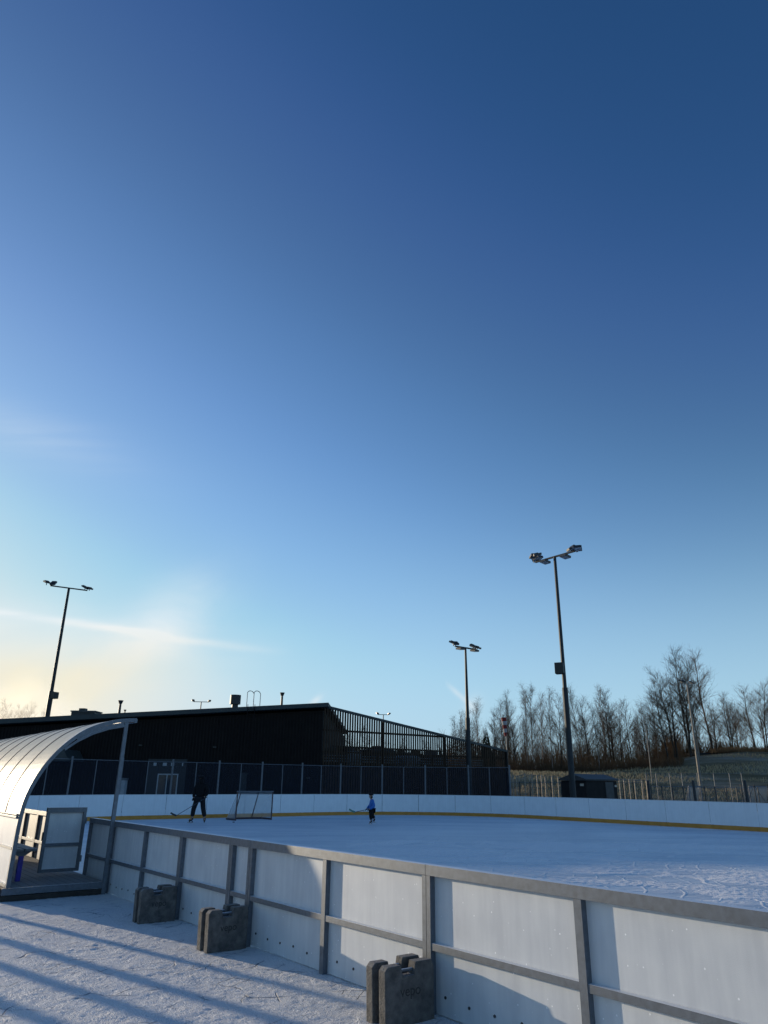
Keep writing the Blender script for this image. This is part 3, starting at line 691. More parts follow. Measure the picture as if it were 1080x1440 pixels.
# adult: standing legs apart, facing us, stick held in his right hand down to the left
man_base = at(278, 1158.5, 32.78); man_base.z = .006
SM = 1.03
person('adult skater in black jacket and trousers standing legs apart on the ice', man_base, R(-8),
       dict(hips=(0, 0, 1.02), waist=(.0, .01, 1.17), chest=(.0, .01, 1.42), neckb=(0, .015, 1.54), neck=(0, .0, 1.60), jaw=(0, -.03, 1.68), head=(0, -.01, 1.77), crown=(0, 0, 1.86),
            sh_l=(-.19, .01, 1.48), el_l=(-.27, -.02, 1.20), wr_l=(-.22, -.16, .98), sh_r=(.19, .01, 1.48), el_r=(.33, .03, 1.22), wr_r=(.22, -.12, 1.02),
            hp_l=(-.12, 0, .95), kn_l=(-.22, -.06, .56), an_l=(-.27, 0, .17), to_l=(-.36, -.12, .12), hp_r=(.12, 0, .95), kn_r=(.20, -.05, .56), an_r=(.28, 0, .17), to_r=(.33, -.13, .12), face=(-.5, .85, -.1)),
       SM, dict(jacket='black_cloth', trousers='grey_cloth', glove='black_cloth', cuff='skate_trim'), 'hat', 1.3, 1.15)
def stick(label, a, b, tip, m, mb_):
    t = thing('hockey_stick', label, 'hockey stick', b); a, b, tip = V(a) - V(b), V((0, 0, 0)), V(tip) - V(b)
    MB().bar(a, b, .028, .022).build('shaft', 'stick', t)
    MB().bar(a, a.lerp(b, .08), .034, .028).build('grip', 'black_cloth', t)
    mid = b.lerp(tip, .5) + V((0, 0, -.012)); bl = MB(); bl.bar(b, mid, .012, .072); bl.bar(mid, tip, .012, .066); bl.build('blade', mb_, t)
mb0 = man_base
cR, sR = math.cos(R(-8)), math.sin(R(-8))
def mp_(x, y, z): return V((mb0.x + x * cR - y * sR, mb0.y + x * sR + y * cR, z))
y_ = 32.4
stick('long hockey stick slanting down from the adult skater to his right', at(291, 1121, 32.6), at(248, 1147, 32.3), at(240, 1143, 32.3), 'stick', 'blade_grey')
kid_base = at(522, 1161, 33.0); kid_base.z = .006
person('child in bright blue jacket and dark helmet skating towards the left', kid_base, 0,
       dict(hips=(.02, 0, .62), waist=(.03, 0, .72), chest=(.04, 0, .88), neckb=(.02, 0, .97), neck=(-.01, 0, 1.01), jaw=(-.04, 0, 1.07), head=(-.03, 0, 1.13), crown=(-.02, 0, 1.2),
            sh_l=(.02, -.14, .93), el_l=(.12, -.19, .74), wr_l=(-.10, -.17, .60), sh_r=(.02, .14, .93), el_r=(-.06, .17, .74), wr_r=(-.2, .05, .62),
            hp_l=(.02, -.07, .57), kn_l=(-.03, -.09, .36), an_l=(.0, -.09, .14), to_l=(-.08, -.09, .10), hp_r=(.04, .07, .57), kn_r=(.04, .08, .37), an_r=(.13, .08, .20), to_r=(.06, .08, .15), face=(-.75, .6, -.2)),
       .68, dict(jacket='blue_cloth', trousers='black_cloth', glove='navy', cuff='skate_trim'), 'helmet', 1.6, 1.3, 1.3)
stick('short hockey stick held out to the left by the child', at(523, 1137, 32.95), at(499, 1142, 32.8), at(491, 1138, 32.8), 'stick', 'blade_green')

# ------------------------------------------------------------------ clubhouse
BY = 47.0
cor = at(455, 989, BY)                                     # top corner of the dark facade
ZL_ = at(0, 1012, BY)                                      # roof edge at the left border of the photo
def roofz(x):                                              # straight slope, then an added unseen rise that sets the shadow edge on the ice
    if x > -29: return cor.z + (x - cor.x) * (cor.z - ZL_.z) / (cor.x - ZL_.x)
    if x < -32: return 5.12
    a = roofz(-28.99); return a + (5.12 - a) * (-29 - x) / 3
def sm2(t): return max(0, min(1, t))
CB = thing('ice_rink_building', 'long dark clad building with a thin sloping roof behind the rink', 'building', V((cor.x, BY, 0)))
def CBm(mb, name, m, parent=None, bev=0):
    par = parent or CB; mb.v = [v - V((cor.x, BY, 0)) for v in mb.v]; return mb.build(name, m, par, bev=bev)
XL, XM, XR, YB = -70, -32, cor.x, 74
zl, zr = 5.12 - .45, cor.z - .42
w = MB()
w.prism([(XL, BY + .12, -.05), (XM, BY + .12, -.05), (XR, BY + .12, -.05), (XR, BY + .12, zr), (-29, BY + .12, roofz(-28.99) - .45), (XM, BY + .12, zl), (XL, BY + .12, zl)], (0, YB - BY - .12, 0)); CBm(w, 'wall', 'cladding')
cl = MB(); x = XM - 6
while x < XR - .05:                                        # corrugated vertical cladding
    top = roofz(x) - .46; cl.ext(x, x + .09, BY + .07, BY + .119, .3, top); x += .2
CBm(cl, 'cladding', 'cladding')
rf = MB(); rf.prism([(XL, BY - .5, 4.82), (XM, BY - .5, 4.82), (-29, BY - .5, roofz(-28.99) - .30), (XR + .35, BY - .5, cor.z - .24), (XR + .35, BY - .5, cor.z), (-29, BY - .5, roofz(-28.99)), (XM, BY - .5, 5.12), (XL, BY - .5, 5.12)], (0, YB - BY + .8, 0)); CBm(rf, 'roof', 'fascia')
# door group
p = at(236, 1088, BY); x0, x1 = at(222, 1088, BY).x, at(251, 1088, BY).x; dz = at(236, 1088, BY).z
dr = CBm(MB().ext(x0 + .05, x1 - .05, BY - .0, BY + .04, .1, dz - .06), 'door', 'window')
fr = MB(); fr.ext(x0, x0 + .07, BY - .02, BY + .05, 0, dz); fr.ext(x1 - .07, x1, BY - .02, BY + .05, 0, dz); fr.ext(x0 + .07, x1 - .07, BY - .02, BY + .05, dz - .07, dz); xm = (x0 + x1) / 2 - .05; fr.ext(xm - .03, xm + .03, BY - .02, BY + .05, 0, dz - .07)
CBm(fr, 'door_frame', 'window_frame')
a, b = at(207, 1080, BY).x, at(262, 1080, BY).x
CBm(MB().ext(a, x0 - .02, BY + .03, BY + .06, .1, 2.9), 'entrance_panel', 'door_dark'); CBm(MB().ext(x1 + .02, b, BY + .03, BY + .06, .1, 2.9), 'entrance_panel', 'door_dark')
CBm(MB().ext(x0 - .01, x1 + .01, BY + .03, BY + .06, dz + .02, 2.9), 'entrance_panel', 'door_dark')
for u0, u1 in ((216, 220), (229, 234.5), (240.5, 245), (256, 257.5)):
    CBm(MB().ext(at(u0, 1075, BY).x, at(u1, 1075, BY).x, BY - .01, BY + .025, at(230, 1075.5, BY).z - .06, at(230, 1073, BY).z + .02), 'window', 'window_frame')  # pale panes: reflected light in the window strip, put into the colour
CBm(MB().ext(at(337, 1090, BY).x, at(347, 1090, BY).x, BY + .02, BY + .066, .1, at(340, 1087, BY).z), 'door', 'door_dark')
for u, v in ((198, 1048), (302, 1050.5), (433, 1094)):
    q = at(u, v, BY - .1); CBm(MB().box(q, (.2, .16, .08)), 'wall_lamp', 'cabinet')
# small low porch roof seen at the left through the shelter
q = at(92, 1058, BY - 1.6); CBm(MB().prism([(q.x - 1.1, BY - 2.4, q.z - .5), (q.x + .6, BY - 2.4, q.z - .5), (q.x + .2, BY - 2.4, q.z + .15), (q.x - .7, BY - 2.4, q.z + .15)], (0, 2.45, 0)), 'porch_roof', 'fascia')
# ladder on the facade with hoops above the roof
lx = at(353, 1030, BY).x; lzt = roofz(lx); la = MB()
for dx in (-.22, .22): la.tube((lx + dx, BY - .55, 3.1), (lx + dx, BY - .55, lzt + .1), .02, n=6)
z = 3.2
while z < lzt: la.tube((lx - .22, BY - .55, z), (lx + .22, BY - .55, z), .015, n=5); z += .3
CBm(la, 'ladder', 'cladding')
for dx in (-.18, .24):
    zt = at(353, 973, BY + .5).z; pts2 = []
    for i in range(9): t = math.pi * i / 8; pts2.append((lx + dx + .13 * -math.cos(t), BY - .5 + .9 * (i / 8), zt - .15 + .15 * math.sin(t)))
    hb = MB().path([(pts2[0][0], pts2[0][1], lzt - .05)] + pts2 + [(pts2[-1][0], pts2[-1][1], lzt - .05)], .022, 6); CBm(hb, 'ladder_hoop', 'galv_far')
def vent(u, vtop, wpx, name, lab, cap):
    y = BY + 1.5; q = at(u, vtop, y); k = 21.5; r = wpx / k / 2; zb = roofz(q.x) - .05
    t = thing(name, lab, 'roof vent', V((q.x, y, zb)), 0, 'vents on the dark roof'); h = q.z - zb
    if cap == 'round':
        MB().tube((0, 0, 0), (0, 0, h * .45), r * .6, n=16).build('duct', 'machine', t); MB().tube((0, 0, h * .42), (0, 0, h), r, n=20).build('cowl', 'machine', t)
    else:
        MB().tube((0, 0, 0), (0, 0, h * .85), r * .5, r * .42, n=10).build('pipe', 'machine', t); MB().tube((0, 0, h * .8), (0, 0, h), r * .55, r, n=12).build('cap', 'machine', t)
vent(331.5, 977.5, 15, 'roof_fan', 'fat round black roof vent left of the ladder hoops', 'round')
vent(170, 985, 7.5, 'vent_pipe', 'thin flared vent pipe above the shelter tip', 'pipe')
vent(397, 974, 7, 'vent_pipe', 'thin flared vent pipe at the high right end of the roof', 'pipe')
vent(176, 998, 4, 'vent_pipe', 'stubby little vent just right of the flared pipe above the shelter', 'pipe')
q = at(122, 1001, BY + 1.5); RH = thing('roof_hatch', 'low flat roof hatch between the left floodlight mast and a vent pipe', 'roof hatch', V((q.x, BY + 1.5, roofz(q.x) - .02)))
MB().ext(-.75, .75, -.6, .6, 0, .34).build('curb', 'machine', RH); MB().ext(-.8, .8, -.65, .65, .345, .42).build('lid', 'roof', RH); MB().ext(-.45, -.05, -.2, .2, .42, .6).build('handle_box', 'machine', RH)

# ------------------------------------------------------------------ slatted plant yard
ec = V((at(713, 1055, 57).x, 57.0, 0)); c0 = V((cor.x + .05, BY + .15, 0)); ztop0 = at(456, 991, BY).z; ztop1 = at(713, 1055, 57).z
dS = ec - c0; LS = dS.length; SY = thing('slatted_screen', 'see-through vertical slat screen with a falling top edge beside the dark building', 'screen', c0, math.atan2(dS.y, dS.x))
def zt(t): return ztop0 + (ztop1 - ztop0) * t
sl = MB(); ns = 84; 
for i in range(ns):
    x = LS * (i + .5) / ns; sl.ext(x - .058, x + .058, .02, .06, .2, zt(x / LS) - .14)
sl.build('slats', 'slat', SY)
MB().bar((0, .03, ztop0 - .07), (LS + .05, .03, ztop1 - .07), .16, .15).build('top_beam', 'fascia', SY)
hz0 = at(456, 1026, BY).z
MB().bar((0, .12, hz0), (LS * .62, .12, hz0), .08, .12).build('beam', 'slat', SY)
MB().bar((0, .12, 3.45), (LS, .12, 3.45), .08, .10).build('beam', 'slat', SY)
MB().bar((LS - .1, .02, ztop1 - .1), (LS - .1, .02, 0), .14, .16, up=(1, 0, 0)).build('end_post', 'cladding', SY)
for t in (.29, .62, .86): MB().ext(LS * t - .06, LS * t + .06, .08, .2, 0, zt(t) - .15).build('post', 'cladding', SY)
MB().ext(0, LS, .065, .09, 0, 2.7).build('base_boarding', 'cladding', SY)
# back screen and plant inside, seen through the slats
nS = V((-dS.y, dS.x, 0)).normalized(); dSn = dS.normalized()
bk = thing('slatted_screen', 'rear slat screen seen through the front slats of the plant yard', 'screen', c0 + nS * 7.5, math.atan2(dS.y, dS.x))
b2 = MB()
for i in range(60): x = LS * (i + .5) / 60; b2.ext(x - .085, x + .085, 0, .04, .2, 4.1)
b2.build('slats', 'slat', bk); MB().bar((0, -.04, 4.15), (LS, -.04, 4.15), .08, .12).build('top_beam', 'cladding', bk); MB().bar((0, -.04, 3.2), (LS, -.04, 3.2), .08, .3).build('beam', 'cladding', bk)
units = [(.12, 1.9, 4.15, 'tall dark cooling unit nearest to the dark wall behind the slats', 'machine'), (.27, 1.2, 3.9, 'pale cased cooling unit behind the slats, left of the inner post', 'machine_light'),
         (.42, 2.0, 4.1, 'broad dark cooling unit in the middle behind the slats', 'machine'), (.58, 1.3, 3.75, 'pale cooling unit behind the slats right of the broad dark one', 'machine_light'), (.73, 2.0, 3.9, 'dark rounded cooling unit at the low right end behind the slats', 'machine')]
for t, wd, h, lab, m in units:
    c = c0 + dSn * (LS * t) + nS * 3.6; u_ = thing('cooling_unit', lab, 'cooling unit', c, math.atan2(dS.y, dS.x), 'cooling units in the slatted yard')
    MB().ext(-wd / 2, wd / 2, -.8, .8, 2.6, h - .25).build('casing', m, u_, bev=.08)
    for dx in (-wd / 2 + .1, wd / 2 - .1):
        for dy in (-.7, .7): MB().ext(dx - .05, dx + .05, dy - .05, dy + .05, 0, 2.6).build('leg', 'machine', u_)
    MB().tube((0, 0, h - .25), (0, 0, h), .5, .45, n=16).build('fan_ring', 'machine', u_)
pr_ = thing('pipe_rack', 'galvanised pipes running behind the slats below the cooling units', 'pipe rack', c0 + nS * 2, math.atan2(dS.y, dS.x))
for z, r in ((2.95, .05), (3.12, .04), (3.3, .03)): MB().tube((.2, 0, z), (LS - .6, 0, z), r, n=8).build('pipe', 'machine_light', pr_)
for x in (.5, LS * .35, LS * .65, LS - .7): MB().ext(x - .05, x + .05, -.05, .05, 0, 3.4).build('support', 'machine', pr_)

# cabinet behind the netting
q = at(174, 1095, 42.5); LK = thing('locker_cabinet', 'narrow pale cabinet standing behind the netting just right of the shelter post', 'cabinet', V((q.x, 42.5, 0)))
hh = at(174, 1094, 42.5).z; MB().ext(-.17, .17, -.2, .2, .1, hh - .12).build('body', 'window_frame', LK, bev=.01); MB().ext(-.2, .2, -.22, .22, hh - .118, hh).build('lid', 'galv_far', LK); MB().ext(-.15, .15, -.18, .18, 0, .1).build('plinth', 'machine', LK)

# ------------------------------------------------------------------ floodlight masts
def mast(label, u, vtop, vlow, y, arm_dir, arm_l, heads, r0, r1, zthick, box, tops='lamp', m='mast', size=1.0, tilt=0):
    top = at(u, vtop, y); zb = terrain(top.x, y) if y > 49 else 0
    t = thing('floodlight_mast', label, 'floodlight', V((top.x, y, zb)), 0, 'floodlight masts round the rink'); H = top.z - zb
    if zthick: MB().tube((0, 0, 0), (0, 0, zthick), r0, r0 * .95, n=12).build('pole_base', m, t); MB().tube((0, 0, zthick - .02), (0, 0, H), r0 * .72, r1, n=10).build('pole', m, t)
    else: MB().tube((0, 0, 0), (0, 0, H), r0, r1, n=10).build('pole', m, t)
    a = V(arm_dir).normalized(); up = V((0, 0, tilt * arm_l))
    MB().bar(-a * arm_l * .5 + V((0, 0, H)) - up * .5, a * arm_l * .5 + V((0, 0, H)) + up * .5, .09 * size, .09 * size).build('crossarm', m, t)
    rz = math.atan2(a.y, a.x)
    for (k, dz, yaw, tl) in heads:
        c = a * k * arm_l * .5 + V((0, 0, H + dz)) + up * .5 * k
        mt = Matrix.Rotation(rz + yaw, 3, 'Z') @ Matrix.Rotation(tl, 3, 'X')
        hd = MB(); hd.box(c, (.42 * size, .50 * size, .12 * size), mtx=mt); hd.box(c + mt @ V((0, .05, .08)) * size, (.3 * size, .26 * size, .07 * size), mtx=mt)
        h_ = hd.build('lamp_head', 'lamp_body', t); MB().box(c + mt @ V((0, 0, -.066)) * size, (.36 * size, .42 * size, .01), mtx=mt).build('lamp_glass', 'lamp_glass', h_)
        MB().bar(c, a * k * arm_l * .5 + V((0, 0, H)) + up * .5 * k, .05 * size, .05 * size, up=(1, .2, 0)).build('bracket', m, h_)
    if box:
        q = at(box[0], box[1], y); MB().box(V((q.x - top.x, -.02, q.z - zb)), (box[2], .45, box[3]), rz=R(-25)).build('control_box', 'cabinet', t, bev=.02)
    return t
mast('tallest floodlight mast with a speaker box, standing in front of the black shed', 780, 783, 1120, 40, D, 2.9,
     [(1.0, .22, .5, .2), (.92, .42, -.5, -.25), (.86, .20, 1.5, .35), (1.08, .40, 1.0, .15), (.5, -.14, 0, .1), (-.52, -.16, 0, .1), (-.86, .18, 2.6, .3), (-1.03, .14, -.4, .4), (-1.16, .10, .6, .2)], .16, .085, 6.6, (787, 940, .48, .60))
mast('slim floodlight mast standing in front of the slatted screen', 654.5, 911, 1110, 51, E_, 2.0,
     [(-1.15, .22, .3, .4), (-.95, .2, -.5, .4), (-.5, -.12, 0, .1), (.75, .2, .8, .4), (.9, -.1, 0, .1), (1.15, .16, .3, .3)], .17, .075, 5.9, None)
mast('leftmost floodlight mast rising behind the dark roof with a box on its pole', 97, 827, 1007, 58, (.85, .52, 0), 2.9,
     [(-1.2, .26, .3, .35), (-.85, .24, -.5, .7), (.85, .24, .8, .5), (1.1, .2, .3, .3)], .19, .10, 8.0, (76, 978, .55, .5))
mast('small distant T shaped floodlight above the dark roof left of the fat vent', 283, 987, 1000, 92, (1, .1, 0), 1.9,
     [(-1.05, .16, .3, .45), (1.05, .14, .3, -.3)], .11, .06, 0, None, size=.8)
mast('small distant T shaped floodlight above the falling edge of the slatted screen', 539, 1005, 1012, 100, (1, .1, 0), 1.5,
     [(-1.05, .16, .3, .45), (1.05, .14, .3, -.3)], .11, .06, 0, None, size=.8)
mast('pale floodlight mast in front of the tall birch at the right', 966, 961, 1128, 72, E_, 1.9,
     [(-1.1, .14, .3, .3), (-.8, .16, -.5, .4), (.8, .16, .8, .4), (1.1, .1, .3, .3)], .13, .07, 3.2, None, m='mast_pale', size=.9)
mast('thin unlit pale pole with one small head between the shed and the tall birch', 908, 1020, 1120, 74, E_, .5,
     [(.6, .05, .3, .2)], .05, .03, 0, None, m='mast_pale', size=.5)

# windsock
q = at(713, 1055, 66); zt_ = at(711, 1009, 66).z; zb = terrain(q.x, 66)
WS = thing('windsock_pole', 'white pole with a limp red and white striped windsock', 'windsock', V((q.x, 66, zb)))
MB().tube((0, 0, 0), (0, 0, zt_ - zb), .055, .04, n=8).build('pole', 'mast_pale', WS); MB().bar((-.02, 0, zt_ - zb), (-.28, 0, zt_ - zb), .04, .04).build('hoop_arm', 'galv_far', WS)
hs = (zt_ - at(711, 1035, 66).z) / 5
for i in range(5):
    MB().tube((-.15 + .02 * i, 0, zt_ - zb - .02 - i * hs), (-.13 + .02 * i, 0, zt_ - zb - .02 - (i + 1) * hs + .01), .25 - .025 * i, .225 - .025 * i, n=12).build('sock_band', 'red' if i % 2 == 0 else 'white_cloth', WS)

# ------------------------------------------------------------------ black shed
p0, p1, p2 = at(789, 1098, 47.5), at(824, 1098, 45.6), at(867, 1100, 47.2)
ze = at(824, 1096.5, 45.6).z; zr_ = at(835, 1092, 47).z
SD = thing('black_shed', 'low black shed with a frosted shallow roof behind the far boards', 'shed', V((p1.x, p1.y, 0)))
b3 = V((p0.x + p2.x - p1.x, p0.y + p2.y - p1.y, 0)); f2 = lambda p: V((p.x - p1.x, p.y - p1.y, 0))
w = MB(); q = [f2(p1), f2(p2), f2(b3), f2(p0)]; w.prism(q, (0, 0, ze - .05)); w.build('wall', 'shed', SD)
ov = .22; c = sum(q, V((0, 0, 0))) / 4
qq = [c + (x - c) * 1.09 for x in q]; mid0 = (qq[0] + qq[3]) / 2; mid1 = (qq[1] + qq[2]) / 2; r = MB(); U3 = lambda p, z: V((p.x, p.y, z))
r.v = [U3(qq[0], ze - .04), U3(qq[1], ze - .04), U3(qq[2], ze - .04), U3(qq[3], ze - .04), U3(qq[0], ze + .04), U3(qq[1], ze + .04), U3(qq[2], ze + .04), U3(qq[3], ze + .04), U3(mid0, ze + .34), U3(mid1, ze + .34)]
r.f = [[0, 3, 2, 1], [0, 1, 5, 4], [2, 3, 7, 6], [4, 5, 9, 8], [6, 7, 8, 9], [1, 2, 6, 9, 5], [3, 0, 4, 8, 7]]; r.build('roof', 'shed_roof', SD)
e1 = (q[1] - q[0]); e1n = e1.normalized(); nn = V((e1n.y, -e1n.x, 0)); rzs = math.atan2(e1n.y, e1n.x)
MB().box(q[0] + e1 * .74 + nn * .012 + V((0, 0, .95)), (.75, .03, 1.75), rz=rzs).build('door', 'machine', SD)
MB().box(q[0] + e1 * .95 + nn * .015 + V((0, 0, 1.6)), (.2, .02, .12), rz=rzs).build('sign', 'pale_post', SD)
e2 = (q[3] - q[0]); e2n = e2.normalized(); n2_ = V((-e2n.y, e2n.x, 0)); n2_ = n2_ if n2_.dot(-c) > 0 or True else -n2_
MB().box(q[0] - e2n * -.35 + V((-.02, -.03, 1.65)), (.3, .02, .14), rz=math.atan2(e2n.y, e2n.x)).build('sign', 'pale_post', SD)

# ------------------------------------------------------------------ fences right of the building
def posts_fence(name, label, pts, zs, r, m, meshm, group=None, toprail=True, base=None):
    b0 = V((pts[0].x, pts[0].y, 0)); t = thing(name, label, 'fence', b0, 0, group)
    tops = []
    for p, h in zip(pts, zs):
        zb = terrain(p.x, p.y) if p.y > 49 else 0
        q = V((p.x, p.y, zb)) - b0; MB().tube(q, q + V((0, 0, h)), r, n=6).build('post', m, t); tops.append((q, h))
    mm = MB(); rl = MB(); rl2 = MB()
    for (a, ha), (b, hb) in zip(tops, tops[1:]):
        if meshm: mm.poly([a + V((0, 0, .05)), b + V((0, 0, .05)), b + V((0, 0, hb - .05)), a + V((0, 0, ha - .05))])
        if toprail: rl.tube(a + V((0, 0, ha - .05)), b + V((0, 0, hb - .05)), r * .45, n=5); rl2.tube(a + V((0, 0, ha * .5)), b + V((0, 0, hb * .5)), r * .3, n=5)
    if meshm: mm.build('mesh', meshm, t)
    if toprail: rl.build('rail', 'galv_far', t); rl2.build('rail', 'galv_far', t)
    return t
# pale stakes row running away behind the shed (two rows)
pts1 = []; zs1 = []; random.seed(3)
for u, v in [(721, 1090), (726, 1091), (729.5, 1090.5), (737.5, 1088), (744, 1090), (747.5, 1088.5), (755, 1090), (761, 1090), (766.5, 1092), (776, 1091), (784.5, 1092.5), (865.5, 1094), (870.5, 1095), (877, 1096), (884.5, 1096), (892, 1096.5), (902, 1096.5), (908.5, 1096.5)]:
    y = 61 + (u - 720) * .01; q = at(u, v, y); pts1.append(q); zs1.append(q.z - terrain(q.x, y))
posts_fence('stake_fence', 'row of uneven sunlit wooden stakes with thin wire beyond the rink', pts1, zs1, .045, 'pale_post', None, toprail=True)
pts1 = []; zs1 = []
for i in range(14):
    u = 716 + i * 14.5; y = 56; q = at(u, 1099 + (u - 716) * .003, y); pts1.append(q); zs1.append(q.z - terrain(q.x, y))
posts_fence('mesh_fence', 'low dark wire mesh fence in front of the wooden stakes', pts1, zs1, .035, 'dark_post', 'mesh_fence')
# ball court cage
cg = []; zc = []
for u in (908, 922, 941, 958, 980, 1003, 1025, 1042):
    q = at(u, 1087, 58); cg.append(q); zc.append(q.z - terrain(q.x, 58))
posts_fence('court_fence', 'tall fine mesh fence round the ball court at the right', cg, zc, .028, 'galv_far', 'mesh_cage')
for k, (u, lab) in enumerate([(911, 'thick dark fence post right of the shed, left of three'), (974.5, 'thick dark fence post beside the foot of the pale mast'), (1047, 'thick dark fence post near the right edge, leaning left')]):
    q = at(u, 1098, 50); t = thing('dark_post', lab, 'post', V((q.x, 50, 0)), 0, 'thick dark posts beyond the far boards')
    MB().tube((0, 0, 0), (0, 0, q.z), .10, .09, n=10).build('shaft', 'dark_post', t); MB().tube((0, 0, q.z), (0, 0, q.z + .03), .105, .05, n=10).build('cap', 'dark_post', t)
pts1 = []; zs1 = []
for i in range(13): u = 915 + i * 15; q = at(u, 1104.5 + i * .25, 52.5); pts1.append(q); zs1.append(q.z - terrain(q.x, 52.5))
posts_fence('mesh_fence', 'low dark panel fence between the thick posts at the right', pts1, zs1, .035, 'dark_post', 'mesh_fence')
def small_goal(u, y, wd, label):
    q = at(u, 1106, y); zb = terrain(q.x, y); t = thing('court_goal', label, 'goal', V((q.x, y, zb)), R(10)); h = q.z - zb
    for x in (0, wd): MB().tube((x, 0, 0), (x, 0, h), .045, n=8).build('goal_post', 'galv_far', t); MB().tube((x, .9, 0), (x, 0, h), .03, n=6).build('back_stay', 'galv_far', t)
    MB().tube((0, 0, h), (wd, 0, h), .045, n=8).build('crossbar', 'galv_far', t)
    n_ = MB(); n_.poly([(0, 0, h), (wd, 0, h), (wd, .9, 0), (0, .9, 0)]); n_.build('netting', 'net_white', t)
small_goal(968, 55, .95, 'small steel court goal at the foot of the pale mast'); small_goal(1053, 55, 1.6, 'steel court goal near the right edge behind the far boards')
# blue-grey gate panel
q = at(1060, 1103, 53.5); t = thing('court_gate', 'dark grey mesh gate with diagonal braces at the right edge', 'gate', V((q.x, 53.5, 0)), R(-5)); h = q.z
for x in (-.9, 0, .9): MB().ext(x - .03, x + .03, -.03, .03, 0, h).build('frame_post', 'dark_post', t)
MB().bar((-.87, 0, .1), (-.03, 0, h - .1), .03, .03).build('brace', 'dark_post', t); MB().bar((.03, 0, h - .1), (.87, 0, .1), .03, .03).build('brace', 'dark_post', t)
m_ = MB().poly([(-.9, .01, .1), (.9, .01, .1), (.9, .01, h - .05), (-.9, .01, h - .05)]); m_.build('mesh', 'mesh_fence', t)
# strip of snow beyond the far boards
strip = MB(); a, b = at(915, 1123, 52), at(1100, 1130, 52)
strip.ext(12, 34, 49.3, 54.5, -.05, .03); tag(strip.build('snow_strip', 'snow'), kind='structure')
# dark flat-roofed hut on the hill
q = at(1010, 1062, 104); zb = terrain(q.x, 104); HT = thing('hill_hut', 'small dark flat roofed hut on the hill right of the tall birch', 'hut', V((q.x, 104, zb)))
hh = at(1005, 1059.5, 104).z - zb
MB().ext(-3.2, 2.4, -1.2, 1.2, -.3, hh - .25).build('wall', 'shed', HT); MB().ext(-3.8, 3.2, -1.6, 1.6, hh - .24, hh).build('roof', 'shed_roof', HT)

# ------------------------------------------------------------------ trees
def tree_mesh(seed, H, kind):
    rnd = random.Random(seed); tr = MB(); cw = MB()
    lean = V((rnd.uniform(-.05, .05), rnd.uniform(-.03, .03), 1))
    def limb(mb, p, d, L, r, n, wob, up, rend=.35, ns=3):
        pts = [p]; d = V(d)
        for i in range(n):
            d = (d + V((rnd.gauss(0, wob), rnd.gauss(0, wob), rnd.gauss(0, wob) + up))).normalized()
            q = pts[-1] + d * (L / n); mb.tube(pts[-1], q, r * (1 - (1 - rend) * i / n), r * (1 - (1 - rend) * (i + 1) / n), n=ns, cap=False); pts.append(q)
        return pts, d
    if kind == 'spruce':
        tr.tube((0, 0, 0), (0, 0, H), .12, .02, n=6)
        z = H * .12
        while z < H * .98:
            rr = (1 - z / H) * H * .24 + .1
            for k in range(9):
                a = rnd.uniform(0, 6.28); e = V((math.cos(a) * rr, math.sin(a) * rr, z - rr * .25)); b = V((0, 0, z))
                for s in (-1, 1):
                    sd = V((-math.sin(a), math.cos(a), -.25)) * rr * .25 * s
                    cw.poly([b, b.lerp(e, .55) + sd, e])
                    cw.poly([b.lerp(e, .4), b.lerp(e, .7) + sd * .8 + V((0, 0, -.3 * rr)), e])
            z += H * .022
        return tr, cw
    nst = 1 if kind == 'birch' else rnd.choice((1, 2))
    for st_ in range(nst):
        d0 = lean + V((rnd.uniform(-.12, .12), rnd.uniform(-.1, .1), 0)) * (nst - 1)
        tp, _ = limb(tr, V((rnd.uniform(-.2, .2) * (nst - 1), 0, -.4)), d0.normalized(), H * (1 if st_ == 0 else .85), H * (.0062 if kind == 'birch' else .0088) + .02, 14, .028, .03, .12, 6)
        nb_ = int(H * (3.8 if kind == 'birch' else 3.2))
        for b in range(nb_):
            t = (.18 if kind == 'birch' else .22) + .79 * (b + rnd.random()) / nb_
            i = min(13, int(t * 14)); f = t * 14 - i; p = tp[i].lerp(tp[i + 1], f)
            a = rnd.uniform(0, 6.283)
            if kind == 'birch': up0, bl = rnd.uniform(1.2, 2.2), H * (.20 * (1 - t) + .07) * rnd.uniform(.7, 1.2) * min(1, (t + .1) * 2)
            else: up0, bl = rnd.uniform(.7, 1.5), H * (.30 * (1 - t) + .08) * rnd.uniform(.7, 1.25)
            bp, bd = limb(cw, p, V((math.cos(a), math.sin(a), up0)).normalized(), bl, .010 + .010 * bl, 5, .07, .05, .3)
            for s in range(int(4 + bl * 2.2)):
                q = bp[rnd.randint(1, 5)]; sd = (bd + V((rnd.gauss(0, .5), rnd.gauss(0, .5), rnd.gauss(.2, .3)))).normalized()
                sp, sdd = limb(cw, q, sd, bl * rnd.uniform(.3, .6), .009, 3, .08, .03, .5)
                for w2 in range(4):
                    q2 = sp[rnd.randint(1, 3)]; wd = (sdd + V((rnd.gauss(0, .6), rnd.gauss(0, .6), rnd.gauss(-.1 if kind == 'birch' else .1, .45)))).normalized()
                    limb(cw, q2, wd, rnd.uniform(.35, .95), .0055, 2, .08, -.08 if kind == 'birch' else .05, .7)
    return tr, cw
protos = {}
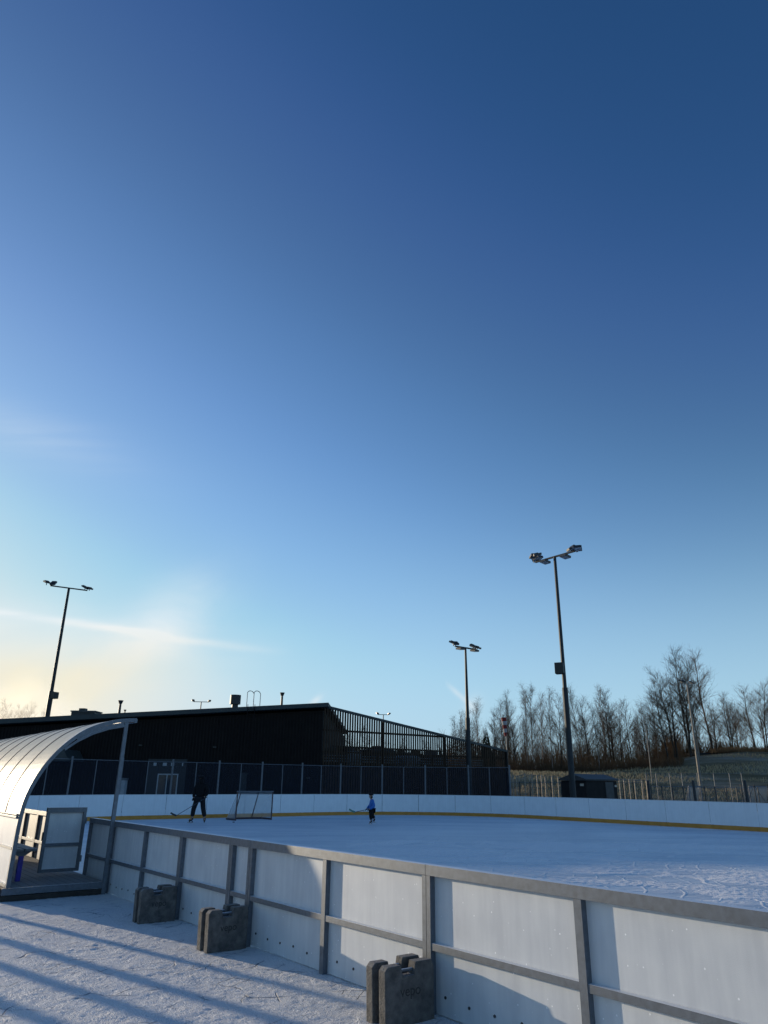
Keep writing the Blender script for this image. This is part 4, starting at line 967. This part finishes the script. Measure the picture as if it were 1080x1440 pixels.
def proto(kind, i):
    key = (kind, i)
    if key not in protos:
        Hh = 12.0; tr, cw = tree_mesh(100 + i * 17 + hash(kind) % 1 + {'birch': 0, 'alder': 500, 'spruce': 900}[kind], Hh, kind)
        t = bpy.data.objects.new('', None) if False else None
        mk = {'birch': 'birch', 'alder': 'bark', 'spruce': 'bark'}[kind]
        a = tr.build('trunk', mk, None, smooth=True); c = cw.build('crown', 'conifer' if kind == 'spruce' else 'twig', None)
        protos[key] = (a, c, [True])
    return protos[key]
NAMES = {'birch': 'bare_birch', 'alder': 'bare_tree', 'spruce': 'spruce_tree'}
TREES = []
def add_tree(u, vtop, y, kind, i):
    p = at(u, vtop, y); zb = terrain(p.x, y); TREES.append((u, y, kind, i, V((p.x, y, zb)), p.z - zb))
random.seed(11)
front = [(640, 1010, 'birch'), (655, 1003, 'alder'), (672, 985, 'birch'), (690, 1000, 'alder'), (703, 984, 'birch'), (712, 976, 'birch'), (723, 990, 'alder'), (735, 966, 'birch'), (746, 964, 'birch'), (757, 975, 'birch'),
         (770, 970, 'birch'), (783, 980, 'alder'), (795, 985, 'birch'), (808, 966, 'birch'), (822, 985, 'alder'), (834, 990, 'birch'), (843, 966, 'birch'), (853, 976, 'alder'), (866, 990, 'alder'), (880, 987, 'alder'), (893, 1002, 'birch'),
         (904, 992, 'alder'), (915, 975, 'birch'), (926, 958, 'alder'), (937, 946, 'alder'), (953, 918, 'alder'), (964, 924, 'birch'), (983, 920, 'alder'), (998, 990, 'alder'), (1019, 978, 'alder'), (1035, 992, 'birch'), (1049, 968, 'alder'),
         (1062, 962, 'alder'), (1075, 974, 'birch'), (1090, 968, 'alder'), (1104, 980, 'birch')]
for k, (u, v, kd) in enumerate(front): add_tree(u, v, random.uniform(95, 108) if u > 900 else random.uniform(92, 104), kd, k % 5 if kd == 'birch' else k % 4)
for k in range(32):
    u = 634 + k * 15 + random.uniform(-4, 4); add_tree(u, random.uniform(995, 1030) if u < 900 else random.uniform(990, 1018), random.uniform(109, 130), random.choice(('birch', 'alder', 'birch')), random.randint(0, 3))
add_tree(683, 1019, 98, 'spruce', 0); add_tree(966, 1043, 106, 'spruce', 1)
# trees beyond the slat yard
for u, v in ((468, 1030), (492, 1026), (515, 1022), (540, 1034), (566, 1036), (600, 1040)): add_tree(u, v, random.uniform(118, 140), 'alder', random.randint(0, 3))
# far tree tops above the left roof
for u, v in ((8, 996), (18, 992), (30, 996), (42, 993), (58, 1000)): add_tree(u, v, random.uniform(182, 196), 'alder', random.randint(0, 3))
TREES.sort(key=lambda t: t[0])
tm = [(-99, 'the left edge'), (90, 'the left floodlight mast'), (250, 'the small roof floodlight'), (455, 'the facade corner'), (655, 'the slim mast'), (712, 'the windsock'), (790, 'the tall mast'), (868, 'the shed'), (966, 'the pale mast'), (1080, 'the right edge')]
tc_ = {}
for (u, y, kind, i, base, H) in TREES:
    key = [m for m in tm if m[0] <= u][-1][1]; row = 'front' if y < 109 else 'rear'
    kk = (key, row, kind); tc_[kk] = tc_.get(kk, 0) + 1
    nm = {'birch': 'slender bare birch', 'alder': 'spreading bare tree', 'spruce': 'dark spruce'}[kind]
    lab = '%s, %s row, %s right of %s' % (nm, row, ordinal(tc_[kk]), key)
    t = thing(NAMES[kind], lab, 'tree', base, random.uniform(0, 6.28), 'bare trees behind the sports field' if kind != 'spruce' else None)
    a, c, first = proto(kind, i); k = H / 12.0; wd = k * random.uniform(.85, 1.1) * (1.2 if u > 900 and kind == 'alder' else 1) if kind != 'spruce' else k
    for ob in (a, c):
        o2 = ob if first[0] else ob.copy()
        if not first[0]: COL.objects.link(o2)
        o2.parent = t
    first[0] = False
    t.scale = (wd, wd, k)

# brown thicket between and below the trees
th = MB(); rnd = random.Random(5)
def brush(n, u0, u1, y0, y1, h0, h1, mb):
    for _ in range(n):
        u = rnd.uniform(u0, u1); y = rnd.uniform(y0, y1); p = at(u, 1060, y); zb = terrain(p.x, y)
        h = rnd.uniform(h0, h1) * (.7 + .6 * noise.noise(V((p.x * .12, y * .1, 2)))); b = V((p.x, y, zb - .1)); d = V((rnd.gauss(0, .18), rnd.gauss(0, .18), 1)).normalized()
        mb.tube(b, b + d * h, .028, .012, n=3, cap=False)
        for k in range(5):
            q = b + d * h * rnd.uniform(.25, .95); e = (d + V((rnd.gauss(0, .5), rnd.gauss(0, .5), 0))).normalized(); mb.tube(q, q + e * h * rnd.uniform(.15, .35), .012, .007, n=3, cap=False)
brush(3600, 625, 960, 96, 128, 2.5, 6.0, th); brush(2300, 900, 1120, 104, 126, 1.2, 3.0, th); brush(1500, 440, 640, 110, 140, 2.5, 5, th); brush(2200, 700, 960, 90, 97, .8, 2.6, th)
tag(th.build('thicket', 'thicket'), 'dense brown leafless brush under and between the bare trees', 'undergrowth', kind='stuff')
# dry standing grass over the field, catching the low sun
fg = MB()
for _ in range(15000):
    y = 58 + 38 * rnd.random() ** .9; x = rnd.uniform(.10, .62) * y
    if noise.noise(V((x * .07, y * .2, 8))) < -.12: continue
    zb = terrain(x, y); h = rnd.uniform(.12, .34); b = V((x, y, zb - .02)); fg.tube(b, b + V((rnd.gauss(0, .1), rnd.gauss(0, .1), h)), .045, .015, n=3, cap=False)
M['field_grass'] = mat('pale_dry_grass', (.50, .40, .24), (.32, .25, .14), 1, .95)
tag(fg.build('field_grass', 'field_grass'), 'pale dry grass standing across the frosty field before the wood', 'grass', kind='stuff')
# dry tussocks on the hill crest
tg = MB()
for _ in range(5000):
    u = rnd.uniform(1000, 1130); y = rnd.uniform(100, 108); p = at(u, 1060, y); zb = terrain(p.x, y); b = V((p.x, y, zb)); h = rnd.uniform(.2, .7)
    tg.tube(b, b + V((rnd.gauss(0, .15), rnd.gauss(0, .15), h)), .03, .01, n=3, cap=False)
M["dry"] = mat('dry_grass', (.36, .20, .09), (.2, .12, .06), 1, .95)
tag(tg.build('dry_grass', 'dry'), 'rusty dry grass along the crest of the hill', 'grass', kind='stuff')

# steam drifting behind the building at the left, lit by the low sun
mm_ = bpy.data.materials.new('drifting_steam'); mm_.use_nodes = True; nt = mm_.node_tree; nt.nodes.clear()
ou = nt.nodes.new('ShaderNodeOutputMaterial'); pv = nt.nodes.new('ShaderNodeVolumePrincipled'); nt.links.new(pv.outputs[0], ou.inputs['Volume'])
pv.inputs['Color'].default_value = (1, .99, .97, 1); pv.inputs['Anisotropy'].default_value = .72
tcm = nt.nodes.new('ShaderNodeNewGeometry'); mpm = nt.nodes.new('ShaderNodeMapping'); nt.links.new(tcm.outputs['Position'], mpm.inputs[0]); mpm.vector_type = 'TEXTURE'
mpm.inputs['Location'].default_value = (-47, 86, 0); mpm.inputs['Scale'].default_value = (25, 9, 16)
lm = nt.nodes.new('ShaderNodeVectorMath'); lm.operation = 'LENGTH'; nt.links.new(mpm.outputs[0], lm.inputs[0])
nm_ = nt.nodes.new('ShaderNodeTexNoise'); nm_.inputs['Scale'].default_value = .09; nm_.inputs['Detail'].default_value = 4; nt.links.new(tcm.outputs['Position'], nm_.inputs['Vector'])
am_ = nt.nodes.new('ShaderNodeMath'); am_.operation = 'MULTIPLY_ADD'; nt.links.new(nm_.outputs['Fac'], am_.inputs[0]); am_.inputs[1].default_value = 1.0; nt.links.new(lm.outputs['Value'], am_.inputs[2])
rm_ = nt.nodes.new('ShaderNodeMapRange'); rm_.interpolation_type = 'SMOOTHSTEP'; nt.links.new(am_.outputs[0], rm_.inputs[0]); rm_.inputs[1].default_value = 1.35; rm_.inputs[2].default_value = .55; rm_.inputs[3].default_value = 0; rm_.inputs[4].default_value = .11
nt.links.new(rm_.outputs[0], pv.inputs['Density'])
st_ = MB().box((-47, 86, 9), (56, 21, 20)).build('drifting_steam', mm_, None); tag(st_, 'pale steam hanging in front of the far trees behind the left roof', 'steam', kind='stuff')

# row of timber posts left of the frame whose long shadows stripe the snow
for k, (off, dist, rr) in enumerate(((-1.17, 12.5, .075), (-.46, 13, .10), (.09, 13.5, .10), (.67, 14, .11), (1.3, 14.5, .11), (2.0, 15, .11))):
    hs_ = V((SUN_DIR.x, SUN_DIR.y, 0)).normalized(); pr2 = V((hs_.y, -hs_.x, 0)); p = V((-3.0, 7.6, 0)) - pr2 * off + hs_ * dist
    t = thing('timber_post', 'round timber post left of the frame, %s counted from the shelter' % ordinal(k + 1), 'post', p, k * 1.3, 'timber posts left of the frame')
    MB().tube((0, 0, -.1), (0, 0, 1.8 + .06 * (k % 2)), rr, rr * .92, n=14).build('shaft', 'bark', t, smooth=False); MB().tube((0, 0, 1.8 + .06 * (k % 2)), (0, 0, 1.86 + .06 * (k % 2)), rr * .92, rr * .5, n=14).build('cap', 'bark', t)

# ------------------------------------------------------------------ light
sd_ = bpy.data.lights.new('sun', 'SUN'); sd_.energy = 2.95; sd_.angle = R(.5); sd_.color = (1, .83, .60)
so = bpy.data.objects.new('sun', sd_); COL.objects.link(so); so.rotation_euler = SUN_DIR.to_track_quat('Z', 'Y').to_euler()

wd_ = bpy.data.worlds.new('World'); sc.world = wd_; wd_.use_nodes = True; nt = wd_.node_tree; nt.nodes.clear(); L = nt.links.new
out = nt.nodes.new('ShaderNodeOutputWorld'); bg = nt.nodes.new('ShaderNodeBackground'); L(bg.outputs[0], out.inputs[0])
sky = nt.nodes.new('ShaderNodeTexSky'); sky.sky_type = 'NISHITA'; sky.sun_disc = False; sky.sun_elevation = SUN_EL; sky.sun_rotation = -SUN_AZ
sky.air_density = 1.0; sky.dust_density = .6; sky.ozone_density = 1.6; sky.altitude = 100
bg.inputs[1].default_value = .10
tc = nt.nodes.new('ShaderNodeTexCoord'); sx = nt.nodes.new('ShaderNodeSeparateXYZ'); L(tc.outputs['Generated'], sx.inputs[0])
def mth(op, a, b=None, c=None, clamp=False):
    n = nt.nodes.new('ShaderNodeMath'); n.operation = op; n.use_clamp = clamp
    for i, x in enumerate((a, b, c)):
        if x is None: continue
        if isinstance(x, (int, float)): n.inputs[i].default_value = x
        else: L(x, n.inputs[i])
    return n.outputs[0]
yy = mth('MAXIMUM', sx.outputs['Y'], .05); ca = mth('DIVIDE', sx.outputs['X'], yy); cb = mth('DIVIDE', sx.outputs['Z'], yy)
cv = nt.nodes.new('ShaderNodeCombineXYZ'); L(ca, cv.inputs[0]); L(cb, cv.inputs[1])
def nz(scale, detail, sx_, sy_, rot=0, dist=0, off=0):
    m = nt.nodes.new('ShaderNodeMapping'); m.inputs['Scale'].default_value = (sx_, sy_, 1); m.inputs['Rotation'].default_value = (0, 0, rot); m.inputs['Location'].default_value = (off, off * .7, 0); L(cv.outputs[0], m.inputs[0])
    n = nt.nodes.new('ShaderNodeTexNoise'); n.inputs['Scale'].default_value = scale; n.inputs['Detail'].default_value = detail; n.inputs['Distortion'].default_value = dist; L(m.outputs[0], n.inputs['Vector']); return n.outputs['Fac']
def gauss(x, w): return mth('POWER', 2.718, mth('MULTIPLY', mth('MULTIPLY', x, x), -1.0 / (w * w)))
def band(a0, b0, a1, b1, w, amin=None, amax=None, soft=.08):
    """streak through two sky points, given width"""
    mm = (b1 - b0) / (a1 - a0); ln = math.sqrt(1 + mm * mm)
    dd = mth('DIVIDE', mth('SUBTRACT', cb, mth('MULTIPLY_ADD', ca, mm, b0 - mm * a0)), ln)
    wob = mth('MULTIPLY', mth('SUBTRACT', nz(3, 4, 1, 1), .5), w * 1.5)
    g = gauss(mth('ADD', dd, wob), w)
    if amin is not None: g = mth('MULTIPLY', g, mth('MULTIPLY', mth('DIVIDE', mth('SUBTRACT', ca, amin), soft, clamp=True), mth('DIVIDE', mth('SUBTRACT', amax, ca), soft, clamp=True)))
    return g
def blob(a, b, wa, wb, rot=0):
    x = mth('SUBTRACT', ca, a); y = mth('SUBTRACT', cb, b); c, s = math.cos(rot), math.sin(rot)
    x2 = mth('ADD', mth('MULTIPLY', x, c), mth('MULTIPLY', y, s)); y2 = mth('SUBTRACT', mth('MULTIPLY', y, c), mth('MULTIPLY', x, s))
    return mth('POWER', 2.718, mth('MULTIPLY', mth('ADD', mth('MULTIPLY', mth('MULTIPLY', x2, x2), 1 / (wa * wa)), mth('MULTIPLY', mth('MULTIPLY', y2, y2), 1 / (wb * wb))), -1))
strk = nz(9, 7, .5, 5, rot=.14)
wis = nz(5, 8, 1, 1.4, dist=.8)
c1 = mth('MULTIPLY', band(-.54, .220, -.196, .1735, .0055, -3, -.12, .22), mth('MULTIPLY_ADD', strk, 1.3, -.1))
c1b = mth('MULTIPLY', band(-.54, .212, -.196, .170, .028, -3, -.1, .25), mth('MULTIPLY', strk, .35))
puff = mth('MULTIPLY', blob(-.30, .21, .075, .045, .7), mth('MULTIPLY_ADD', wis, 2.0, -.45))
warm = mth('MULTIPLY', blob(-.50, .12, .17, .075), mth('MULTIPLY_ADD', wis, 1.9, -.25))
warm2 = mth('MULTIPLY', blob(-.33, .10, .15, .07, .1), mth('MULTIPLY_ADD', wis, .8, -.1))
hi = mth('MULTIPLY', blob(-.55, .50, .16, .04, -.3), mth('MULTIPLY', strk, .25))
trail = mth('MULTIPLY', band(.0896, .1235, .129, .0906, .0035, .085, .13, .015), mth('MULTIPLY_ADD', wis, .8, .1))
trail2 = mth('MULTIPLY', blob(.122, .097, .010, .014, -.6), mth('MULTIPLY', wis, .9))
pf = mth('MULTIPLY', blob(-.091, .101, .010, .0045, .7), mth('MULTIPLY', wis, 1.6))
tot = c1
for x in (c1b, puff, warm, warm2, hi, trail, trail2, pf): tot = mth('ADD', tot, x)
front_ = mth('MULTIPLY', tot, mth('GREATER_THAN', sx.outputs['Y'], .1), clamp=True)
# the phone camera's contrast and cool balance, per channel
K0 = nt.nodes.new('ShaderNodeVectorMath'); K0.operation = 'SCALE'; K0.inputs['Scale'].default_value = .0945; L(sky.outputs[0], K0.inputs[0])
cvn = nt.nodes.new('ShaderNodeRGBCurve'); L(K0.outputs[0], cvn.inputs['Color']); mpg = cvn.mapping; mpg.use_clip = False; mpg.extend = 'HORIZONTAL'
for ci, pts_ in enumerate(([(0, 0), (.036, .018), (.053, .046), (.09, .118), (.136, .209), (.215, .33), (.30, .46), (.5, .72), (.8, .90), (1.2, .98)],
                          [(0, 0), (.063, .068), (.089, .118), (.135, .24), (.207, .42), (.264, .53), (.331, .655), (.5, .80), (.8, .86), (1.2, .92)],
                          [(0, 0), (.10, .19), (.136, .30), (.154, .345), (.192, .485), (.258, .70), (.306, .785), (.42, .83), (.6, .72), (1.2, .75)])):
    cu_ = mpg.curves[ci]; cu_.points[0].location = pts_[0]; cu_.points[1].location = pts_[-1]
    for p_ in pts_[1:-1]: cu_.points.new(*p_)
mpg.update()
mc = nt.nodes.new('ShaderNodeMix'); mc.data_type = 'RGBA'; L(front_, mc.inputs[0])
mr = nt.nodes.new('ShaderNodeMapRange'); L(ca, mr.inputs[0]); mr.inputs[1].default_value = -.58; mr.inputs[2].default_value = -.12
cc = ramp(nt, mr.outputs[0], [(0, (.98, .87, .60)), (.45, (.86, .84, .72)), (1, (.72, .82, .88))])
cw_ = nt.nodes.new('ShaderNodeMix'); cw_.data_type = 'RGBA'; L(mth('MULTIPLY', mth('SUBTRACT', cb, .14), 14, clamp=True), cw_.inputs[0]); L(cc.outputs[0], cw_.inputs[6]); cw_.inputs[7].default_value = (.84, .90, .93, 1)
L(cvn.outputs[0], mc.inputs[6]); L(cw_.outputs[2], mc.inputs[7])
hm = nt.nodes.new('ShaderNodeMix'); hm.data_type = 'RGBA'
hf = mth('MULTIPLY', gauss(sx.outputs['Z'], .19), mth('MULTIPLY', mth('SUBTRACT', sx.outputs['X'], -.55), 1.7, clamp=True)); L(mth('MULTIPLY', hf, .85), hm.inputs[0])
L(cvn.outputs[0], hm.inputs[6]); hm.inputs[7].default_value = (.43, .67, .89, 1); L(hm.outputs[2], mc.inputs[6])
K1 = nt.nodes.new('ShaderNodeVectorMath'); K1.operation = 'SCALE'; K1.inputs['Scale'].default_value = 10 * 2 ** -EXPO; L(mc.outputs[2], K1.inputs[0]); L(K1.outputs[0], bg.inputs[0])

sc.view_settings.view_transform = 'Standard'; sc.view_settings.look = 'None'; sc.view_settings.exposure = EXPO; sc.view_settings.gamma = 1
sc.cycles.max_bounces = 8; sc.cycles.transparent_max_bounces = 24
